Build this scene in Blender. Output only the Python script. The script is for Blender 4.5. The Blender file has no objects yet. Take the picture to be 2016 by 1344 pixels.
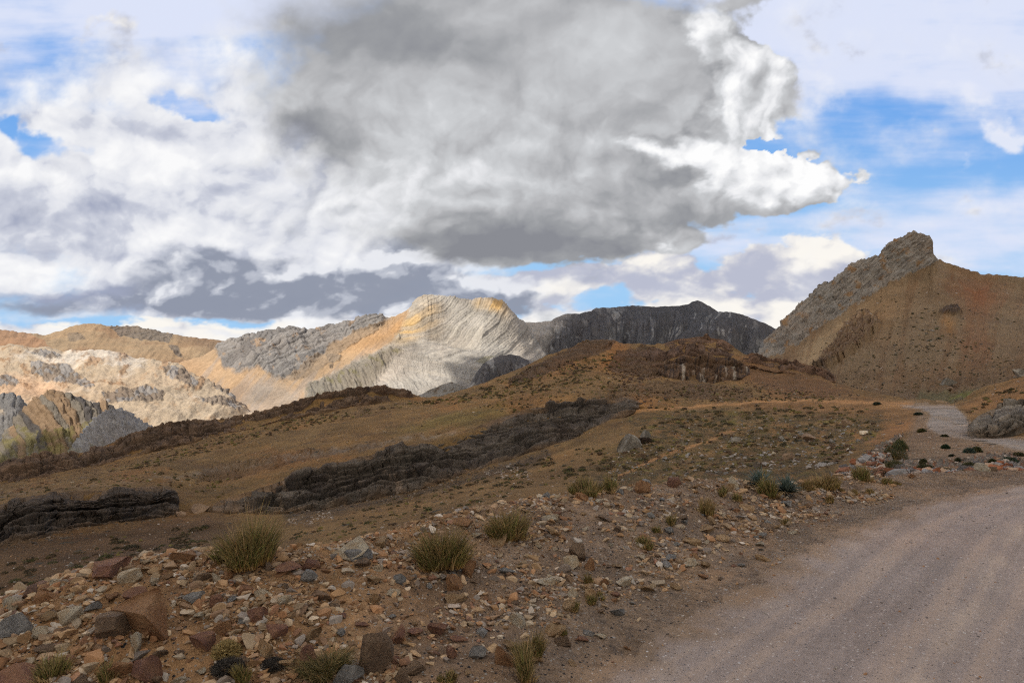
import bpy, math, random
import numpy as np

# ------------------------------------------------------------------ camera, light, sky
scene = bpy.context.scene
PW, PH, FOC, HOR, CX = 2016.0, 1344.0, 1344.0, 700.0, 1008.0     # photo frame, focal length and horizon row in its pixels
cam_d = bpy.data.cameras.new("camera"); cam = bpy.data.objects.new("camera", cam_d)
scene.collection.objects.link(cam); scene.camera = cam
cam.location = (0, 0, 0); cam.rotation_euler = (math.radians(90), 0, 0)
cam_d.sensor_fit = 'HORIZONTAL'; cam_d.sensor_width = 36.0; cam_d.lens = 24.0
cam_d.shift_y = (HOR - PH / 2) / PW
cam_d.clip_start = 0.05; cam_d.clip_end = 60000

SUN_EL = math.radians(47.0)
SUN_AZ = math.atan2(-0.80, -0.60)            # behind the camera, to the left
sdir = np.array([math.sin(SUN_AZ) * math.cos(SUN_EL), math.cos(SUN_AZ) * math.cos(SUN_EL), math.sin(SUN_EL)])
sun_d = bpy.data.lights.new("sun", 'SUN'); sun = bpy.data.objects.new("sun", sun_d)
scene.collection.objects.link(sun)
sun_d.energy = 3.8; sun_d.angle = math.radians(0.6); sun_d.color = (1.0, 0.94, 0.85)
from mathutils import Vector
sun.rotation_euler = Vector(sdir).to_track_quat('Z', 'Y').to_euler()

scene.view_settings.view_transform = 'Standard'
scene.view_settings.look = 'None'
scene.view_settings.gamma = 1.0
scene.view_settings.use_curve_mapping = False
scene.view_settings.exposure = 0.0
scene.cycles.max_bounces = 6
scene.cycles.use_denoising = False
scene.cycles.filter_width = 1.15 if hasattr(scene.cycles, 'filter_width') else 1.5
scene.cycles.pixel_filter_type = 'BLACKMAN_HARRIS'

def lin(r, g, b):
    f = lambda c: (c / 12.92 if c <= 0.04045 else ((c + 0.055) / 1.055) ** 2.4)
    return np.array([f(r / 255.0), f(g / 255.0), f(b / 255.0)])

class NT:
    """small helper that writes shader node trees"""
    def __init__(s, tree): s.t = tree; s.n = tree.nodes; s.l = tree.links
    def _in(s, sock, v):
        if v is None: return
        if isinstance(v, bpy.types.NodeSocket): s.l.new(v, sock)
        else: sock.default_value = v
    def math(s, op, a, b=None, c=None, clamp=False):
        n = s.n.new('ShaderNodeMath'); n.operation = op; n.use_clamp = clamp
        s._in(n.inputs[0], a); s._in(n.inputs[1], b)
        if c is not None: s._in(n.inputs[2], c)
        return n.outputs[0]
    def vm(s, op, a, b=None, scale=None):
        n = s.n.new('ShaderNodeVectorMath'); n.operation = op
        s._in(n.inputs[0], a)
        if b is not None: s._in(n.inputs[1], b)
        if scale is not None: s._in(n.inputs['Scale'], scale)
        return n.outputs['Value'] if op in ('LENGTH', 'DOT_PRODUCT') else n.outputs[0]
    def noise(s, vec, scale, detail=4.0, rough=0.5, col=False, lac=2.0, dist=0.0):
        n = s.n.new('ShaderNodeTexNoise'); s._in(n.inputs['Vector'], vec)
        n.inputs['Scale'].default_value = scale; n.inputs['Detail'].default_value = detail
        n.inputs['Roughness'].default_value = rough; n.inputs['Lacunarity'].default_value = lac
        n.inputs['Distortion'].default_value = dist
        return n.outputs['Color'] if col else n.outputs[0]
    def voro(s, vec, scale, feature='F1', out='Distance', rnd=1.0):
        n = s.n.new('ShaderNodeTexVoronoi'); n.feature = feature; s._in(n.inputs['Vector'], vec)
        n.inputs['Scale'].default_value = scale; n.inputs['Randomness'].default_value = rnd
        return n.outputs[out]
    def mapr(s, v, a, b, c=0.0, d=1.0, kind='SMOOTHSTEP'):
        n = s.n.new('ShaderNodeMapRange'); n.interpolation_type = kind
        for i, x in enumerate((v, a, b, c, d)): s._in(n.inputs[i], x)
        return n.outputs[0]
    def mix(s, f, a, b, mode='MIX'):
        n = s.n.new('ShaderNodeMix'); n.data_type = 'RGBA'; n.blend_type = mode
        s._in(n.inputs[0], f); s._in(n.inputs[6], a); s._in(n.inputs[7], b)
        return n.outputs[2]
    def mapping(s, v, loc=(0, 0, 0), rot=(0, 0, 0), scale=(1, 1, 1), kind='POINT'):
        n = s.n.new('ShaderNodeMapping'); n.vector_type = kind; s._in(n.inputs[0], v)
        n.inputs[1].default_value = loc; n.inputs[2].default_value = rot; n.inputs[3].default_value = scale
        return n.outputs[0]
    def rgb(s, c): return (float(c[0]), float(c[1]), float(c[2]), 1.0)

# ------------------------------------------------------------------ number helpers
f32 = np.float32
def _hash(ix, iy, iz, seed):
    with np.errstate(over='ignore'):
        h = ix.astype(np.uint32) * np.uint32(374761393) + iy.astype(np.uint32) * np.uint32(668265263) + iz.astype(np.uint32) * np.uint32(2246822519) + np.uint32((seed * 3266489917) & 0xffffffff)
        h = (h ^ (h >> np.uint32(15))) * np.uint32(2246822519)
        h = (h ^ (h >> np.uint32(13))) * np.uint32(3266489917)
        return h ^ (h >> np.uint32(16))
def rnd01(ix, iy=None, seed=0):
    ix = np.asarray(ix).astype(np.int64)
    iy = np.zeros_like(ix) if iy is None else np.asarray(iy).astype(np.int64)
    return _hash(ix, iy, np.zeros_like(ix), seed).astype(np.float64) / 4294967296.0
def perlin2(x, y, seed=0):
    """gradient noise, about -1..1"""
    x0 = np.floor(x); y0 = np.floor(y); fx = (x - x0).astype(f32); fy = (y - y0).astype(f32)
    ix = x0.astype(np.int64); iy = y0.astype(np.int64); z = np.zeros_like(ix)
    def g(dx, dy):
        a = _hash(ix + dx, iy + dy, z, seed).astype(f32) * f32(2 * math.pi / 4294967296.0)
        return np.cos(a) * (fx - dx) + np.sin(a) * (fy - dy)
    u = fx * fx * fx * (fx * (fx * 6 - 15) + 10); v = fy * fy * fy * (fy * (fy * 6 - 15) + 10)
    a = g(0, 0); b = g(1, 0); c = g(0, 1); d = g(1, 1)
    return ((a + (b - a) * u) * (1 - v) + (c + (d - c) * u) * v) * f32(1.5)
def fbm2(x, y, octv=5, gain=0.5, seed=0, lac=2.03):
    x = np.asarray(x, dtype=np.float64); y = np.asarray(y, dtype=np.float64)
    x, y = np.broadcast_arrays(x, y)
    s = 0.0; a = 1.0; t = 0.0; c, q = math.cos(0.6), math.sin(0.6)
    for k in range(octv):
        s = s + a * perlin2(x, y, seed + k * 17); t += a; a *= gain
        x, y = (x * c - y * q) * lac + 11.3, (x * q + y * c) * lac + 5.7
    return s / t
def ridged2(x, y, octv=5, gain=0.5, seed=0):
    x = np.asarray(x, dtype=np.float64); y = np.asarray(y, dtype=np.float64); x, y = np.broadcast_arrays(x, y)
    s = 0.0; a = 1.0; t = 0.0; c, q = math.cos(0.6), math.sin(0.6)
    for k in range(octv):
        s = s + a * (1 - 2 * np.abs(perlin2(x, y, seed + k * 17))); t += a; a *= gain
        x, y = (x * c - y * q) * 2.03 + 11.3, (x * q + y * c) * 2.03 + 5.7
    return s / t
def value3(x, y, z, seed=0):
    x0 = np.floor(x); y0 = np.floor(y); z0 = np.floor(z); fx = (x - x0).astype(f32); fy = (y - y0).astype(f32); fz = (z - z0).astype(f32)
    ix = x0.astype(np.int64); iy = y0.astype(np.int64); iz = z0.astype(np.int64)
    fx = fx * fx * (3 - 2 * fx); fy = fy * fy * (3 - 2 * fy); fz = fz * fz * (3 - 2 * fz)
    h = lambda a, b, c: _hash(ix + a, iy + b, iz + c, seed).astype(f32) * f32(2 / 4294967296.0) - 1
    l = lambda a, b, t: a + (b - a) * t
    return l(l(l(h(0,0,0), h(1,0,0), fx), l(h(0,1,0), h(1,1,0), fx), fy), l(l(h(0,0,1), h(1,0,1), fx), l(h(0,1,1), h(1,1,1), fx), fy), fz)
def fbm3(x, y, z, octv=4, gain=0.5, seed=0):
    s = 0.0; a = 1.0; t = 0.0
    x = np.asarray(x, np.float64); y = np.asarray(y, np.float64); z = np.asarray(z, np.float64)
    for k in range(octv):
        s = s + a * value3(x, y, z, seed + k * 13); t += a; a *= gain
        x, y, z = (0.8 * x - 0.6 * y) * 2.1 + 3.1, (0.6 * x + 0.8 * y) * 2.1 + 7.7, z * 2.1 + 1.9
    return s / t
def worley2(x, y, seed=0, jit=0.9):
    """distance to nearest, to second nearest and the nearest cell's random number"""
    x, y = np.broadcast_arrays(np.asarray(x, np.float64), np.asarray(y, np.float64))
    x0 = np.floor(x).astype(np.int64); y0 = np.floor(y).astype(np.int64); z = np.zeros_like(x0)
    f1 = np.full(x.shape, 9.0); f2 = np.full(x.shape, 9.0); cid = np.zeros(x.shape)
    for dx in (-1, 0, 1):
        for dy in (-1, 0, 1):
            h = _hash(x0 + dx, y0 + dy, z, seed); h2 = _hash(x0 + dx, y0 + dy, z, seed + 91)
            px = x0 + dx + 0.5 + jit * (h.astype(np.float64) / 4294967296.0 - 0.5); py = y0 + dy + 0.5 + jit * (h2.astype(np.float64) / 4294967296.0 - 0.5)
            d = np.hypot(x - px, y - py); nearer = d < f1
            f2 = np.where(nearer, f1, np.minimum(f2, d)); cid = np.where(nearer, (h ^ h2).astype(np.float64) / 4294967296.0, cid); f1 = np.where(nearer, d, f1)
    return f1, f2, cid
def sst(v, a, b):
    t = np.clip((v - a) / (b - a), 0, 1); return t * t * (3 - 2 * t)
def mixc(c, d, m): return c + (np.asarray(d) - c) * m[..., None]
def blobsum(x, y, lst, base=0.0):
    acc = np.full(x.shape, base)
    for b in lst:
        cx, cy, rx, ry, amp = b[:5]; r = math.radians(b[5]) if len(b) > 5 else 0.0
        dx = x - cx; dy = y - cy
        u = (dx * math.cos(r) + dy * math.sin(r)) / rx; v = (-dx * math.sin(r) + dy * math.cos(r)) / ry
        acc = acc + amp * (1 - sst(np.hypot(u, v), 0, 1))
    return acc

def grid_mesh(name, P, col=None, mat=None, closed=False, smooth=True, attrs=None, facemask=None):
    """P: rows x cols x 3 -> one mesh object"""
    R, Cn = P.shape[:2]; n = R * Cn
    idx = np.arange(n).reshape(R, Cn)
    q = np.stack([idx[:-1, :-1], idx[:-1, 1:], idx[1:, 1:], idx[1:, :-1]], -1).reshape(-1, 4)
    if facemask is not None: q = q[facemask.reshape(-1)]
    used = np.unique(q); remap = np.full(n, -1, np.int64); remap[used] = np.arange(len(used))
    V = P.reshape(-1, 3)[used]; q = remap[q]
    me = raw_mesh(name, V, q, None if col is None else col.reshape(-1, 3)[used], mat, smooth)
    ob = bpy.data.objects.new(name, me); scene.collection.objects.link(ob)
    return ob
def raw_mesh(name, V, faces, col=None, mat=None, smooth=True):
    me = bpy.data.meshes.new(name); faces = np.asarray(faces, np.int32); k = faces.shape[1]
    me.vertices.add(len(V)); me.vertices.foreach_set('co', np.ascontiguousarray(V, f32).ravel())
    me.loops.add(faces.size); me.loops.foreach_set('vertex_index', np.ascontiguousarray(faces).ravel())
    me.polygons.add(len(faces)); me.polygons.foreach_set('loop_start', np.arange(0, faces.size, k, dtype=np.int32))
    me.polygons.foreach_set('loop_total', np.full(len(faces), k, np.int32))
    me.polygons.foreach_set('use_smooth', np.full(len(faces), smooth))
    me.update(calc_edges=True)
    if col is not None:
        a = me.color_attributes.new('Col', 'FLOAT_COLOR', 'POINT'); c4 = np.ones((len(V), 4), f32); c4[:, :3] = col
        a.data.foreach_set('color', c4.ravel())
    if mat: me.materials.append(mat)
    return me
def tag(o, label=None, cat=None, group=None, kind=None):
    if label: o['label'] = label
    if cat: o['category'] = cat
    if group: o['group'] = group
    if kind: o['kind'] = kind
    return o

# ------------------------------------------------------------------ sky: daylight behind, cloud dome in front
world = bpy.data.worlds.new("World"); scene.world = world; world.use_nodes = True
def build_world():
    N = NT(world.node_tree); N.n.clear()
    out = N.n.new('ShaderNodeOutputWorld'); bg = N.n.new('ShaderNodeBackground'); N.l.new(bg.outputs[0], out.inputs[0]); bg.inputs[1].default_value = 0.1
    sky = N.n.new('ShaderNodeTexSky'); sky.sky_type = 'NISHITA'; sky.sun_disc = False
    sky.sun_elevation = SUN_EL; sky.sun_rotation = SUN_AZ; sky.altitude = 4500; sky.air_density = 1.0; sky.dust_density = 0.6
    tc = N.n.new('ShaderNodeTexCoord')
    m = N.mapr(N.noise(tc.outputs['Generated'], 3.0, 5, 0.55), 0.36, 0.56, 0.55, 1.0)
    N.l.new(N.mix(m, sky.outputs[0], (8.4, 8.2, 8.0, 1)), bg.inputs[0])
build_world()

def sky_colour(X, Y):
    """X, Y: heading and height of a direction (photo pixels); returns display-linear colour"""
    pers = 1 + 1.6 * sst(Y, 250, 680)                      # clouds get smaller and flatter towards the horizon
    YY = Y + 0.45 * np.maximum(Y - 250, 0) ** 2 / 430.0
    n = lambda sc, o=6, g=0.55, sd=0, ys=1.25: fbm2(X / sc, YY * ys / sc, o, g, sd)
    wx = n(330, 7, 0.54, 1) * 150 + n(85, 5, .58, 3) * 34; wy = (n(330, 7, 0.54, 2) * 110 + n(85, 5, .58, 4) * 30) / pers
    Xw = X + wx; Yw = Y + wy; Xs = X + wx * 0.6; Ys = Y + wy * 0.6
    def relief(sc, dx, dy, o, sd): return fbm2(X / sc, YY * 1.25 / sc, o, .5, sd) - fbm2((X - dx) / sc, (YY - dy) * 1.25 / sc, o, .5, sd)
    bil = n(170, 8, 0.56, 9)
    def billow(x, y, sc, o, sd, g=.5):
        x = x / sc; y = y / sc; acc = 0.0; a_ = 1.0; t_ = 0.0
        for k in range(o):
            acc = acc + a_ * np.abs(perlin2(x, y, sd + k * 7)); t_ += a_; a_ *= g; x, y = (x * .8 - y * .6) * 2.1 + 4.1, (x * .6 + y * .8) * 2.1 + 9.2
        return acc / t_
    bx, by = X + wx * .4, YY * 1.0 + wy * pers * .4
    turb = billow(bx, by, 250., 7, 60, .48) ; turbL = billow(bx - 14, by - 22, 250., 7, 60, .48)
    lump = relief(200, 22, 34, 4, 9)
    rel = (turb - turbL) * 1.7 + lump * .45 + (turb - .28) * .35              # lit from the upper left
    stre = fbm2(X / 420. + Y / 900., Y / 60., 6, 0.55, 31)
    L = lambda r, g, b: lin(r, g, b)
    c = np.zeros(X.shape + (3,)) + L(112, 168, 236)
    c = mixc(c, L(160, 205, 245), sst(Y, 150, 600))
    veil = blobsum(Xs, Ys, [(1900, 60, 800, 310, 1.7), (1500, -60, 420, 320, 1.3), (1800, 470, 700, 130, 1.25, -4), (120, 0, 460, 260, 1.5), (330, 40, 260, 160, 1.0), (600, -20, 340, 150, 1.5),
        (1600, 345, 330, 50, 0.35, 10), (1300, 500, 400, 50, 0.35), (1800, 330, 300, 70, .35), (330, 190, 170, 90, .75), (70, 330, 200, 90, .35), (2000, 400, 300, 90, .4)])
    c = mixc(c, L(224, 230, 249), sst(veil + stre * 1.0 + bil * .5, -0.05, 1.45) * 0.95)
    small = blobsum(Xw, Yw, [(1650, 190, 90, 60, 1.0), (1930, 190, 95, 58, 1.0), (1990, 268, 80, 56, 2.0), (1990, 395, 110, 35, .6), (1892, 330, 30, 14, .7)])
    c = mixc(c, L(241, 242, 250), sst(small + bil * 0.7, 0.15, 1.5) * 0.8)
    # cumulus low over the horizon
    low = blobsum(Xw, Yw, [(1000, 672, 2600, 76, 1.35), (1290, 540, 125, 88, 1.8), (1390, 572, 130, 44, 1.3), (1560, 560, 170, 75, 1.8), (1610, 512, 140, 60, 1.6), (1710, 545, 170, 70, 1.3),
        (1090, 562, 170, 50, 1.4), (-600, 600, 700, 100, 1.4), (2500, 560, 400, 90, 1.3), (1460, 615, 320, 36, 1.2)])
    lm = sst(low + bil * 1.3 + turb * .3, 0.35, 0.75)
    ll = blobsum(Xs, Ys, [(1000, 655, 2400, 60, 0.8), (1630, 492, 170, 46, 0.85), (1290, 510, 110, 34, 0.45), (300, 612, 300, 50, .5), (1100, 572, 170, 16, .6), (1400, 612, 380, 28, .75)], 0.08)
    c = mixc(c, mixc(np.zeros(c.shape) + L(186, 190, 208), L(252, 248, 241), sst(ll + rel * 1.2 + bil * .25, 0.0, 0.8)), lm)
    # big heaps filling the left
    cu = blobsum(Xw, Yw, [(380, 390, 950, 400, 2.8), (-800, 300, 900, 600, 3.0), (700, 520, 600, 150, 1.2), (340, 190, 90, 38, -2.8), (80, 305, 110, 50, -2.7, 12), (165, 345, 90, 44, -2.1), (8, 262, 50, 34, -2.2),
        (60, 10, 360, 130, -2.6), (1250, 530, 380, 60, -1.4), (220, 634, 190, 18, -2.6), (420, 632, 200, 16, -3.0), (640, 658, 400, 14, -1.8), (60, 418, 40, 12, -1.2)])
    cm = sst(cu + bil * 1.1 + (turb - .28) * 1.4, -0.25, 1.45)
    cl = blobsum(Xs, Ys, [(50, 440, 230, 90, -0.42), (330, 590, 420, 60, -0.60), (110, 590, 300, 34, -0.55), (130, 190, 300, 90, 0.22), (330, 340, 180, 70, 0.26), (110, 540, 150, 50, .60), (520, 455, 200, 50, .12),
        (370, 505, 200, 40, -.40), (290, 110, 230, 110, -.02), (430, 300, 60, 100, -.25), (560, 400, 220, 60, .0), (330,470,180,34,.25), (230, 420, 120, 30, -.35), (480, 400, 150, 60, -.12), (150, 260, 160, 30, -.15), (300, 480, 700, 160, -.12), (450, 560, 500, 70, -.15)], 0.58)
    cl = cl + rel * 0.95 + bil * 0.08
    cc = mixc(np.zeros(c.shape) + L(160, 167, 190), L(216, 219, 229), np.clip((cl + .15) / .6, 0, 1)); cc = mixc(cc, L(250, 250, 251), np.clip((cl - .32) / .62, 0, 1))
    c = mixc(c, cc, cm)
    # slate coloured rain clouds over the left ridge
    dk = blobsum(Xw, Yw, [(470, 560, 330, 90, 2.0), (800, 570, 330, 80, 2.1), (450, 510, 190, 60, 1.5), (690, 592, 560, 46, 1.9), (960, 575, 190, 54, 1.5), (800, 500, 140, 40, 1.0), (60, 598, 300, 30, .9)])
    dm = sst(dk + bil * 0.8, 0.15, 1.15) * 0.96
    dl = blobsum(Xw, Yw, [(620, 522, 150, 28, .9), (780, 515, 110, 26, 1.2), (960, 545, 150, 28, .9), (880, 508, 80, 24, .9), (1040, 560, 130, 22, .8), (450, 545, 24, 24, .5)], 0.08) + rel * 1.8 + bil * .35
    dc = mixc(np.zeros(c.shape) + L(144, 151, 168), L(182, 187, 200), sst(dl, 0.0, 0.35)); dc = mixc(dc, L(232, 234, 240), sst(dl, 0.35, 0.85))
    c = mixc(c, dc, dm)
    # the great grey cloud with its sunlit right edge
    g = blobsum(Xw, Yw, [(850, 90, 620, 280, 2.6), (640, 240, 320, 170, 1.8), (1000, 330, 420, 210, 2.4), (1060, 450, 330, 110, 2.4), (930, 480, 200, 70, 1.0), (660, 400, 330, 120, 1.5), (760, 470, 200, 60, .8), (1230, 220, 270, 270, 2.2), (1450, 195, 170, 165, 2.6),
        (1370, 60, 120, 170, 1.2), (1420, 365, 230, 100, 2.6), (1530, 350, 110, 96, 2.2), (900, -300, 1100, 400, 3.0), (1335, 470, 90, 44, 1.5), (1500, 285, 100, 26, -3.2), (1540, 60, 110, 90, -1.0), (1480, -10, 130, 50, 1.4)])
    edge = 1 - sst(X, 600, 1100)
    gm = sst(g + bil * 0.85 + (turb - .28) * .6, 0.30, 0.60 + 0.12 * sst(Y, 380, 480) + 0.9 * (1 - sst(Y, -20, 70)) + 1.5 * edge)
    gl = blobsum(Xs, Ys, [(640, 30, 330, 140, -0.26), (830, 90, 280, 90, -0.14), (560, 285, 190, 85, -0.40), (1030, 480, 300, 66, -0.58), (880, 420, 200, 40, -0.16), (860, 300, 90, 50, -.1), (1150, 160, 240, 120, 0.06),
        (820, 250, 240, 60, .12), (1180, 270, 180, 70, .06), (960, 310, 240, 50, .10), (370, 90, 200, 220, .60), (380, 240, 160, 130, .55), (640, 410, 330, 90, .42), (1340, 430, 190, 34, -.30), (1260, 200, 90, 130, -.10), (1330, 350, 90, 60, -.16), (1130, 420, 160, 40, -.1), (1000, 250, 700, 160, .04)], 0.455)
    rim = blobsum(Xw, Yw, [(1465, 185, 160, 160, 1.7), (1372, 60, 80, 150, 1.2), (1490, 345, 200, 90, 1.6), (1340, 300, 90, 54, 1.2), (1300, 475, 60, 26, .5)])
    rr = sst(rim, 0.15, 0.95)
    soft = fbm2((X + wx * .5) / 300., (YY * 1.25 + wy * .5) / 300., 6, 0.46, 44)
    softL = fbm2((X + wx * .5 - 14) / 300., ((YY - 22) * 1.25 + wy * .5) / 300., 6, 0.46, 44)
    gl = gl + rr * 0.40 + rel * 1.0 * sst(rim, 0, .6) + (bil * .12 - .02) * rr + soft * 0.16 + (soft - softL) * 0.40 * (1 - rr) + ((turb - turbL) * 0.85 + (turb - .28) * .30) * (1 - rr) * (.35 + .65 * sst(Y, 60, 330))
    stops = [(0.0, (138, 140, 147)), (0.22, (156, 158, 162)), (0.42, (182, 183, 186)), (0.62, (205, 207, 210)), (0.80, (232, 233, 236)), (1.0, (254, 254, 254))]
    gc = np.stack([np.interp(gl, [s_[0] for s_ in stops], [L(*s_[1])[k] for s_ in stops]) for k in range(3)], -1)
    c = mixc(c, gc, gm)
    return c

def nonuniform(a, b, step, lo, hi, grow=1.06):
    mid = list(np.arange(a, b + 0.1, step)); l = []; x = a; s = step
    while x > lo: s *= grow; x -= s; l.append(x)
    r = []; x = mid[-1]; s = step
    while x < hi: s *= grow; x += s; r.append(x)
    return np.array(l[::-1] + mid + r)
def build_dome():
    cx = nonuniform(-30, 2046, 2.0, -3600, 5600, 1.08); ry = nonuniform(-20, 700, 2.0, -1500, 790, 1.07)[::-1]
    X, Y = np.meshgrid(cx, ry)
    c = sky_colour(X, Y)
    D = np.stack([(X - CX) / FOC, np.ones(X.shape), (HOR - Y) / FOC], -1); D /= np.linalg.norm(D, axis=-1, keepdims=True)
    m = bpy.data.materials.new("sky_clouds"); m.use_nodes = True; N = NT(m.node_tree); N.n.clear()
    at = N.n.new('ShaderNodeAttribute'); at.attribute_name = 'Col'
    em = N.n.new('ShaderNodeEmission'); out = N.n.new('ShaderNodeOutputMaterial')
    N.l.new(at.outputs['Color'], em.inputs[0]); N.l.new(em.outputs[0], out.inputs[0])
    m.cycles.emission_sampling = 'NONE'
    o = grid_mesh("sky", D * 26000.0, c, m); tag(o, kind='structure')
build_dome()

# ------------------------------------------------------------------ materials
def ground_mat(name, s1, s2, bump_s, bump_d, var=0.35, speck=None, rough=0.95, bump2=None, strength=1.0):
    """procedural ground/rock: mapped colour x noise at two scales, noise bump"""
    m = bpy.data.materials.new(name); m.use_nodes = True; N = NT(m.node_tree)
    b = N.n['Principled BSDF']; b.inputs['Roughness'].default_value = rough; b.inputs['Specular IOR Level'].default_value = 0.18
    at = N.n.new('ShaderNodeAttribute'); at.attribute_name = 'Col'
    tc = N.n.new('ShaderNodeTexCoord'); O = tc.outputs['Object']
    a = N.noise(O, s1, 6, 0.6); c = N.noise(O, s2, 5, 0.65)
    v = N.math('MULTIPLY', N.mapr(a, 0.25, 0.75, 1 - var, 1 + var, 'LINEAR'), N.mapr(c, 0.25, 0.75, 1 - var * 0.8, 1 + var * 0.8, 'LINEAR'))
    col = N.vm('SCALE', at.outputs['Color'], scale=v)
    tint = N.noise(O, s1 * 0.37, 3, 0.5)
    col = N.mix(N.mapr(tint, 0.35, 0.7, 0, 0.25), col, N.vm('MULTIPLY', col, (1.18, 0.95, 0.78)))
    if speck:
        for sc, th, colr, amt, sd in speck:
            P = N.mapping(O, loc=(sd, sd * 0.7, 0))
            n = N.n.new('ShaderNodeTexVoronoi'); n.feature = 'F1'; N.l.new(P, n.inputs['Vector']); n.inputs['Scale'].default_value = sc
            sepc = N.n.new('ShaderNodeSeparateColor'); N.l.new(n.outputs['Color'], sepc.inputs[0])
            pick = N.mapr(sepc.outputs[0], 1 - amt, 1 - amt + 0.02)
            r = N.math('MULTIPLY', sepc.outputs[1], th)
            inside = N.math('MULTIPLY', N.mapr(n.outputs['Distance'], N.math('ADD', r, 0.06), r), pick)
            col = N.mix(inside, col, colr)
    N.l.new(col, b.inputs['Base Color'])
    h = N.noise(O, bump_s, 8, 0.65)
    if bump2: h = N.math('ADD', N.math('MULTIPLY', N.voro(O, bump2[0]), bump2[1]), h)
    bp = N.n.new('ShaderNodeBump'); bp.inputs['Strength'].default_value = strength; bp.inputs['Distance'].default_value = bump_d
    N.l.new(h, bp.inputs['Height']); N.l.new(bp.outputs[0], b.inputs['Normal'])
    return m
A = lambda r, g, b: lin(r, g, b)      # albedo given as an sRGB swatch

M_far = ground_mat("far_scree_and_rock", 0.014, 0.11, 0.10, 4.5, 0.24)
M_peak = ground_mat("peak_scree_and_rock", 0.05, 0.45, 0.4, 0.8, 0.24, speck=[(0.30, 0.22, (0.38, 0.34, 0.29, 1), 0.05, 3.0), (0.35, 0.3, (0.08, 0.07, 0.05, 1), 0.06, 7.0)])
M_mid = ground_mat("dry_hill_soil", 0.12, 1.5, 1.3, 0.35, 0.40, speck=[(1.1, 0.22, (0.40, 0.36, 0.31, 1), 0.06, 3.0), (0.8, 0.45, (0.065, 0.055, 0.036, 1), 0.10, 7.0), (1.7, 0.4, (0.09, 0.07, 0.045, 1), 0.10, 11.0)])
M_ledge = ground_mat("layered_dark_rock", 0.25, 2.2, 1.6, 0.55, 0.42)
M_near = ground_mat("gravelly_soil", 1.6, 16.0, 45.0, 0.02, 0.42, bump2=(48.0, 1.1),
    speck=[(60.0, 0.5, (0.36, 0.32, 0.27, 1), 0.20, 1.0), (38.0, 0.45, (0.30, 0.20, 0.12, 1), 0.14, 5.0), (50.0, 0.5, (0.05, 0.042, 0.038, 1), 0.20, 9.0), (26.0, .4, (0.42, 0.39, 0.35, 1), .06, 12.0)])
M_road = ground_mat("packed_gravel_road", 0.8, 22.0, 60.0, 0.006, 0.16, bump2=(90.0, 0.6),
    speck=[(60.0, 0.42, (0.56, 0.50, 0.45, 1), 0.15, 1.0), (80.0, 0.45, (0.13, 0.115, 0.11, 1), 0.20, 4.0), (28.0, 0.25, (0.58, 0.54, 0.50, 1), 0.05, 8.0)])

# ------------------------------------------------------------------ lofting terrain between contour lines
def pchip_rows(L, ns):
    """L: K x C values on unit-spaced rows; ns: samples per interval -> R x C, monotone cubic"""
    K = L.shape[0]; d = L[1:] - L[:-1]; m = np.zeros_like(L)
    s = d[:-1] * d[1:]; m[1:-1] = np.where(s > 0, 2 * s / np.where(np.abs(d[:-1] + d[1:]) < 1e-12, 1, d[:-1] + d[1:]), 0)
    m[0] = d[0]; m[-1] = d[-1]; out = []
    for k in range(K - 1):
        for i in range(ns[k] + (1 if k == K - 2 else 0)):
            t = i / ns[k]; t2 = t * t; t3 = t2 * t
            out.append((2 * t3 - 3 * t2 + 1) * L[k] + (t3 - 2 * t2 + t) * m[k] + (3 * t2 - 2 * t3) * L[k + 1] + (t3 - t2) * m[k + 1])
    return np.array(out)
def line(cols, pts, z=False, jag=0.0, sd=0, jl=9.0):
    """pts: (heading, row, distance) or with z=True (heading, z, distance) -> distance, z on the columns"""
    p = np.array(pts, float); r = np.interp(cols, p[:, 0], p[:, 1]); d = np.interp(cols, p[:, 0], p[:, 2])
    if z: return d, r
    if jag: r = r + jag * fbm2(cols / jl, cols * 0 + sd, 4, 0.55, sd)
    return d, (HOR - r) * d / FOC
def loft(cols, lines, ns):
    Dm = pchip_rows(np.array([l[0] for l in lines]), ns); Zm = pchip_rows(np.array([l[1] for l in lines]), ns)
    Xm = (cols[None] - CX) / FOC * Dm
    return np.stack([Xm, Dm, Zm], -1)
def normals(P):
    du = np.gradient(P, axis=1); dv = np.gradient(P, axis=0); n = np.cross(du, dv)
    return n / np.maximum(np.linalg.norm(n, axis=-1, keepdims=True), 1e-9)
def pix(P): return CX + FOC * P[..., 0] / P[..., 1], HOR - FOC * P[..., 2] / P[..., 1]
def inpoly(x, y, poly):
    c = np.zeros(x.shape, bool); n = len(poly)
    for i in range(n):
        x0, y0 = poly[i]; x1, y1 = poly[(i + 1) % n]
        if y0 == y1: continue
        c ^= ((y0 > y) != (y1 > y)) & (x < (x1 - x0) * (y - y0) / (y1 - y0) + x0)
    return c
def pm(x, y, poly, amp=6.0, sc=25.0, seed=5, soft=0.0):
    """rough-edged area mask"""
    wx = fbm2(x / sc, y / sc, 5, 0.6, seed) * amp; wy = fbm2(x / sc, y / sc, 5, 0.6, seed + 50) * amp
    if soft <= 0: return inpoly(x + wx, y + wy, poly).astype(float)
    acc = 0.0
    for k in range(6):
        a = k * 1.0472; acc = acc + inpoly(x + wx + soft * math.cos(a), y + wy + soft * math.sin(a), poly)
    return acc / 6.0
def stroke(x, y, pts, w, amp=3.0, seed=8):
    p = np.array(pts, float); yy = np.interp(x, p[:, 0], p[:, 1]) + fbm2(x / 30., y * 0, 4, .5, seed) * amp
    return np.exp(-((y - yy) / w) ** 2) * (x >= p[0, 0]) * (x <= p[-1, 0])
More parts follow.
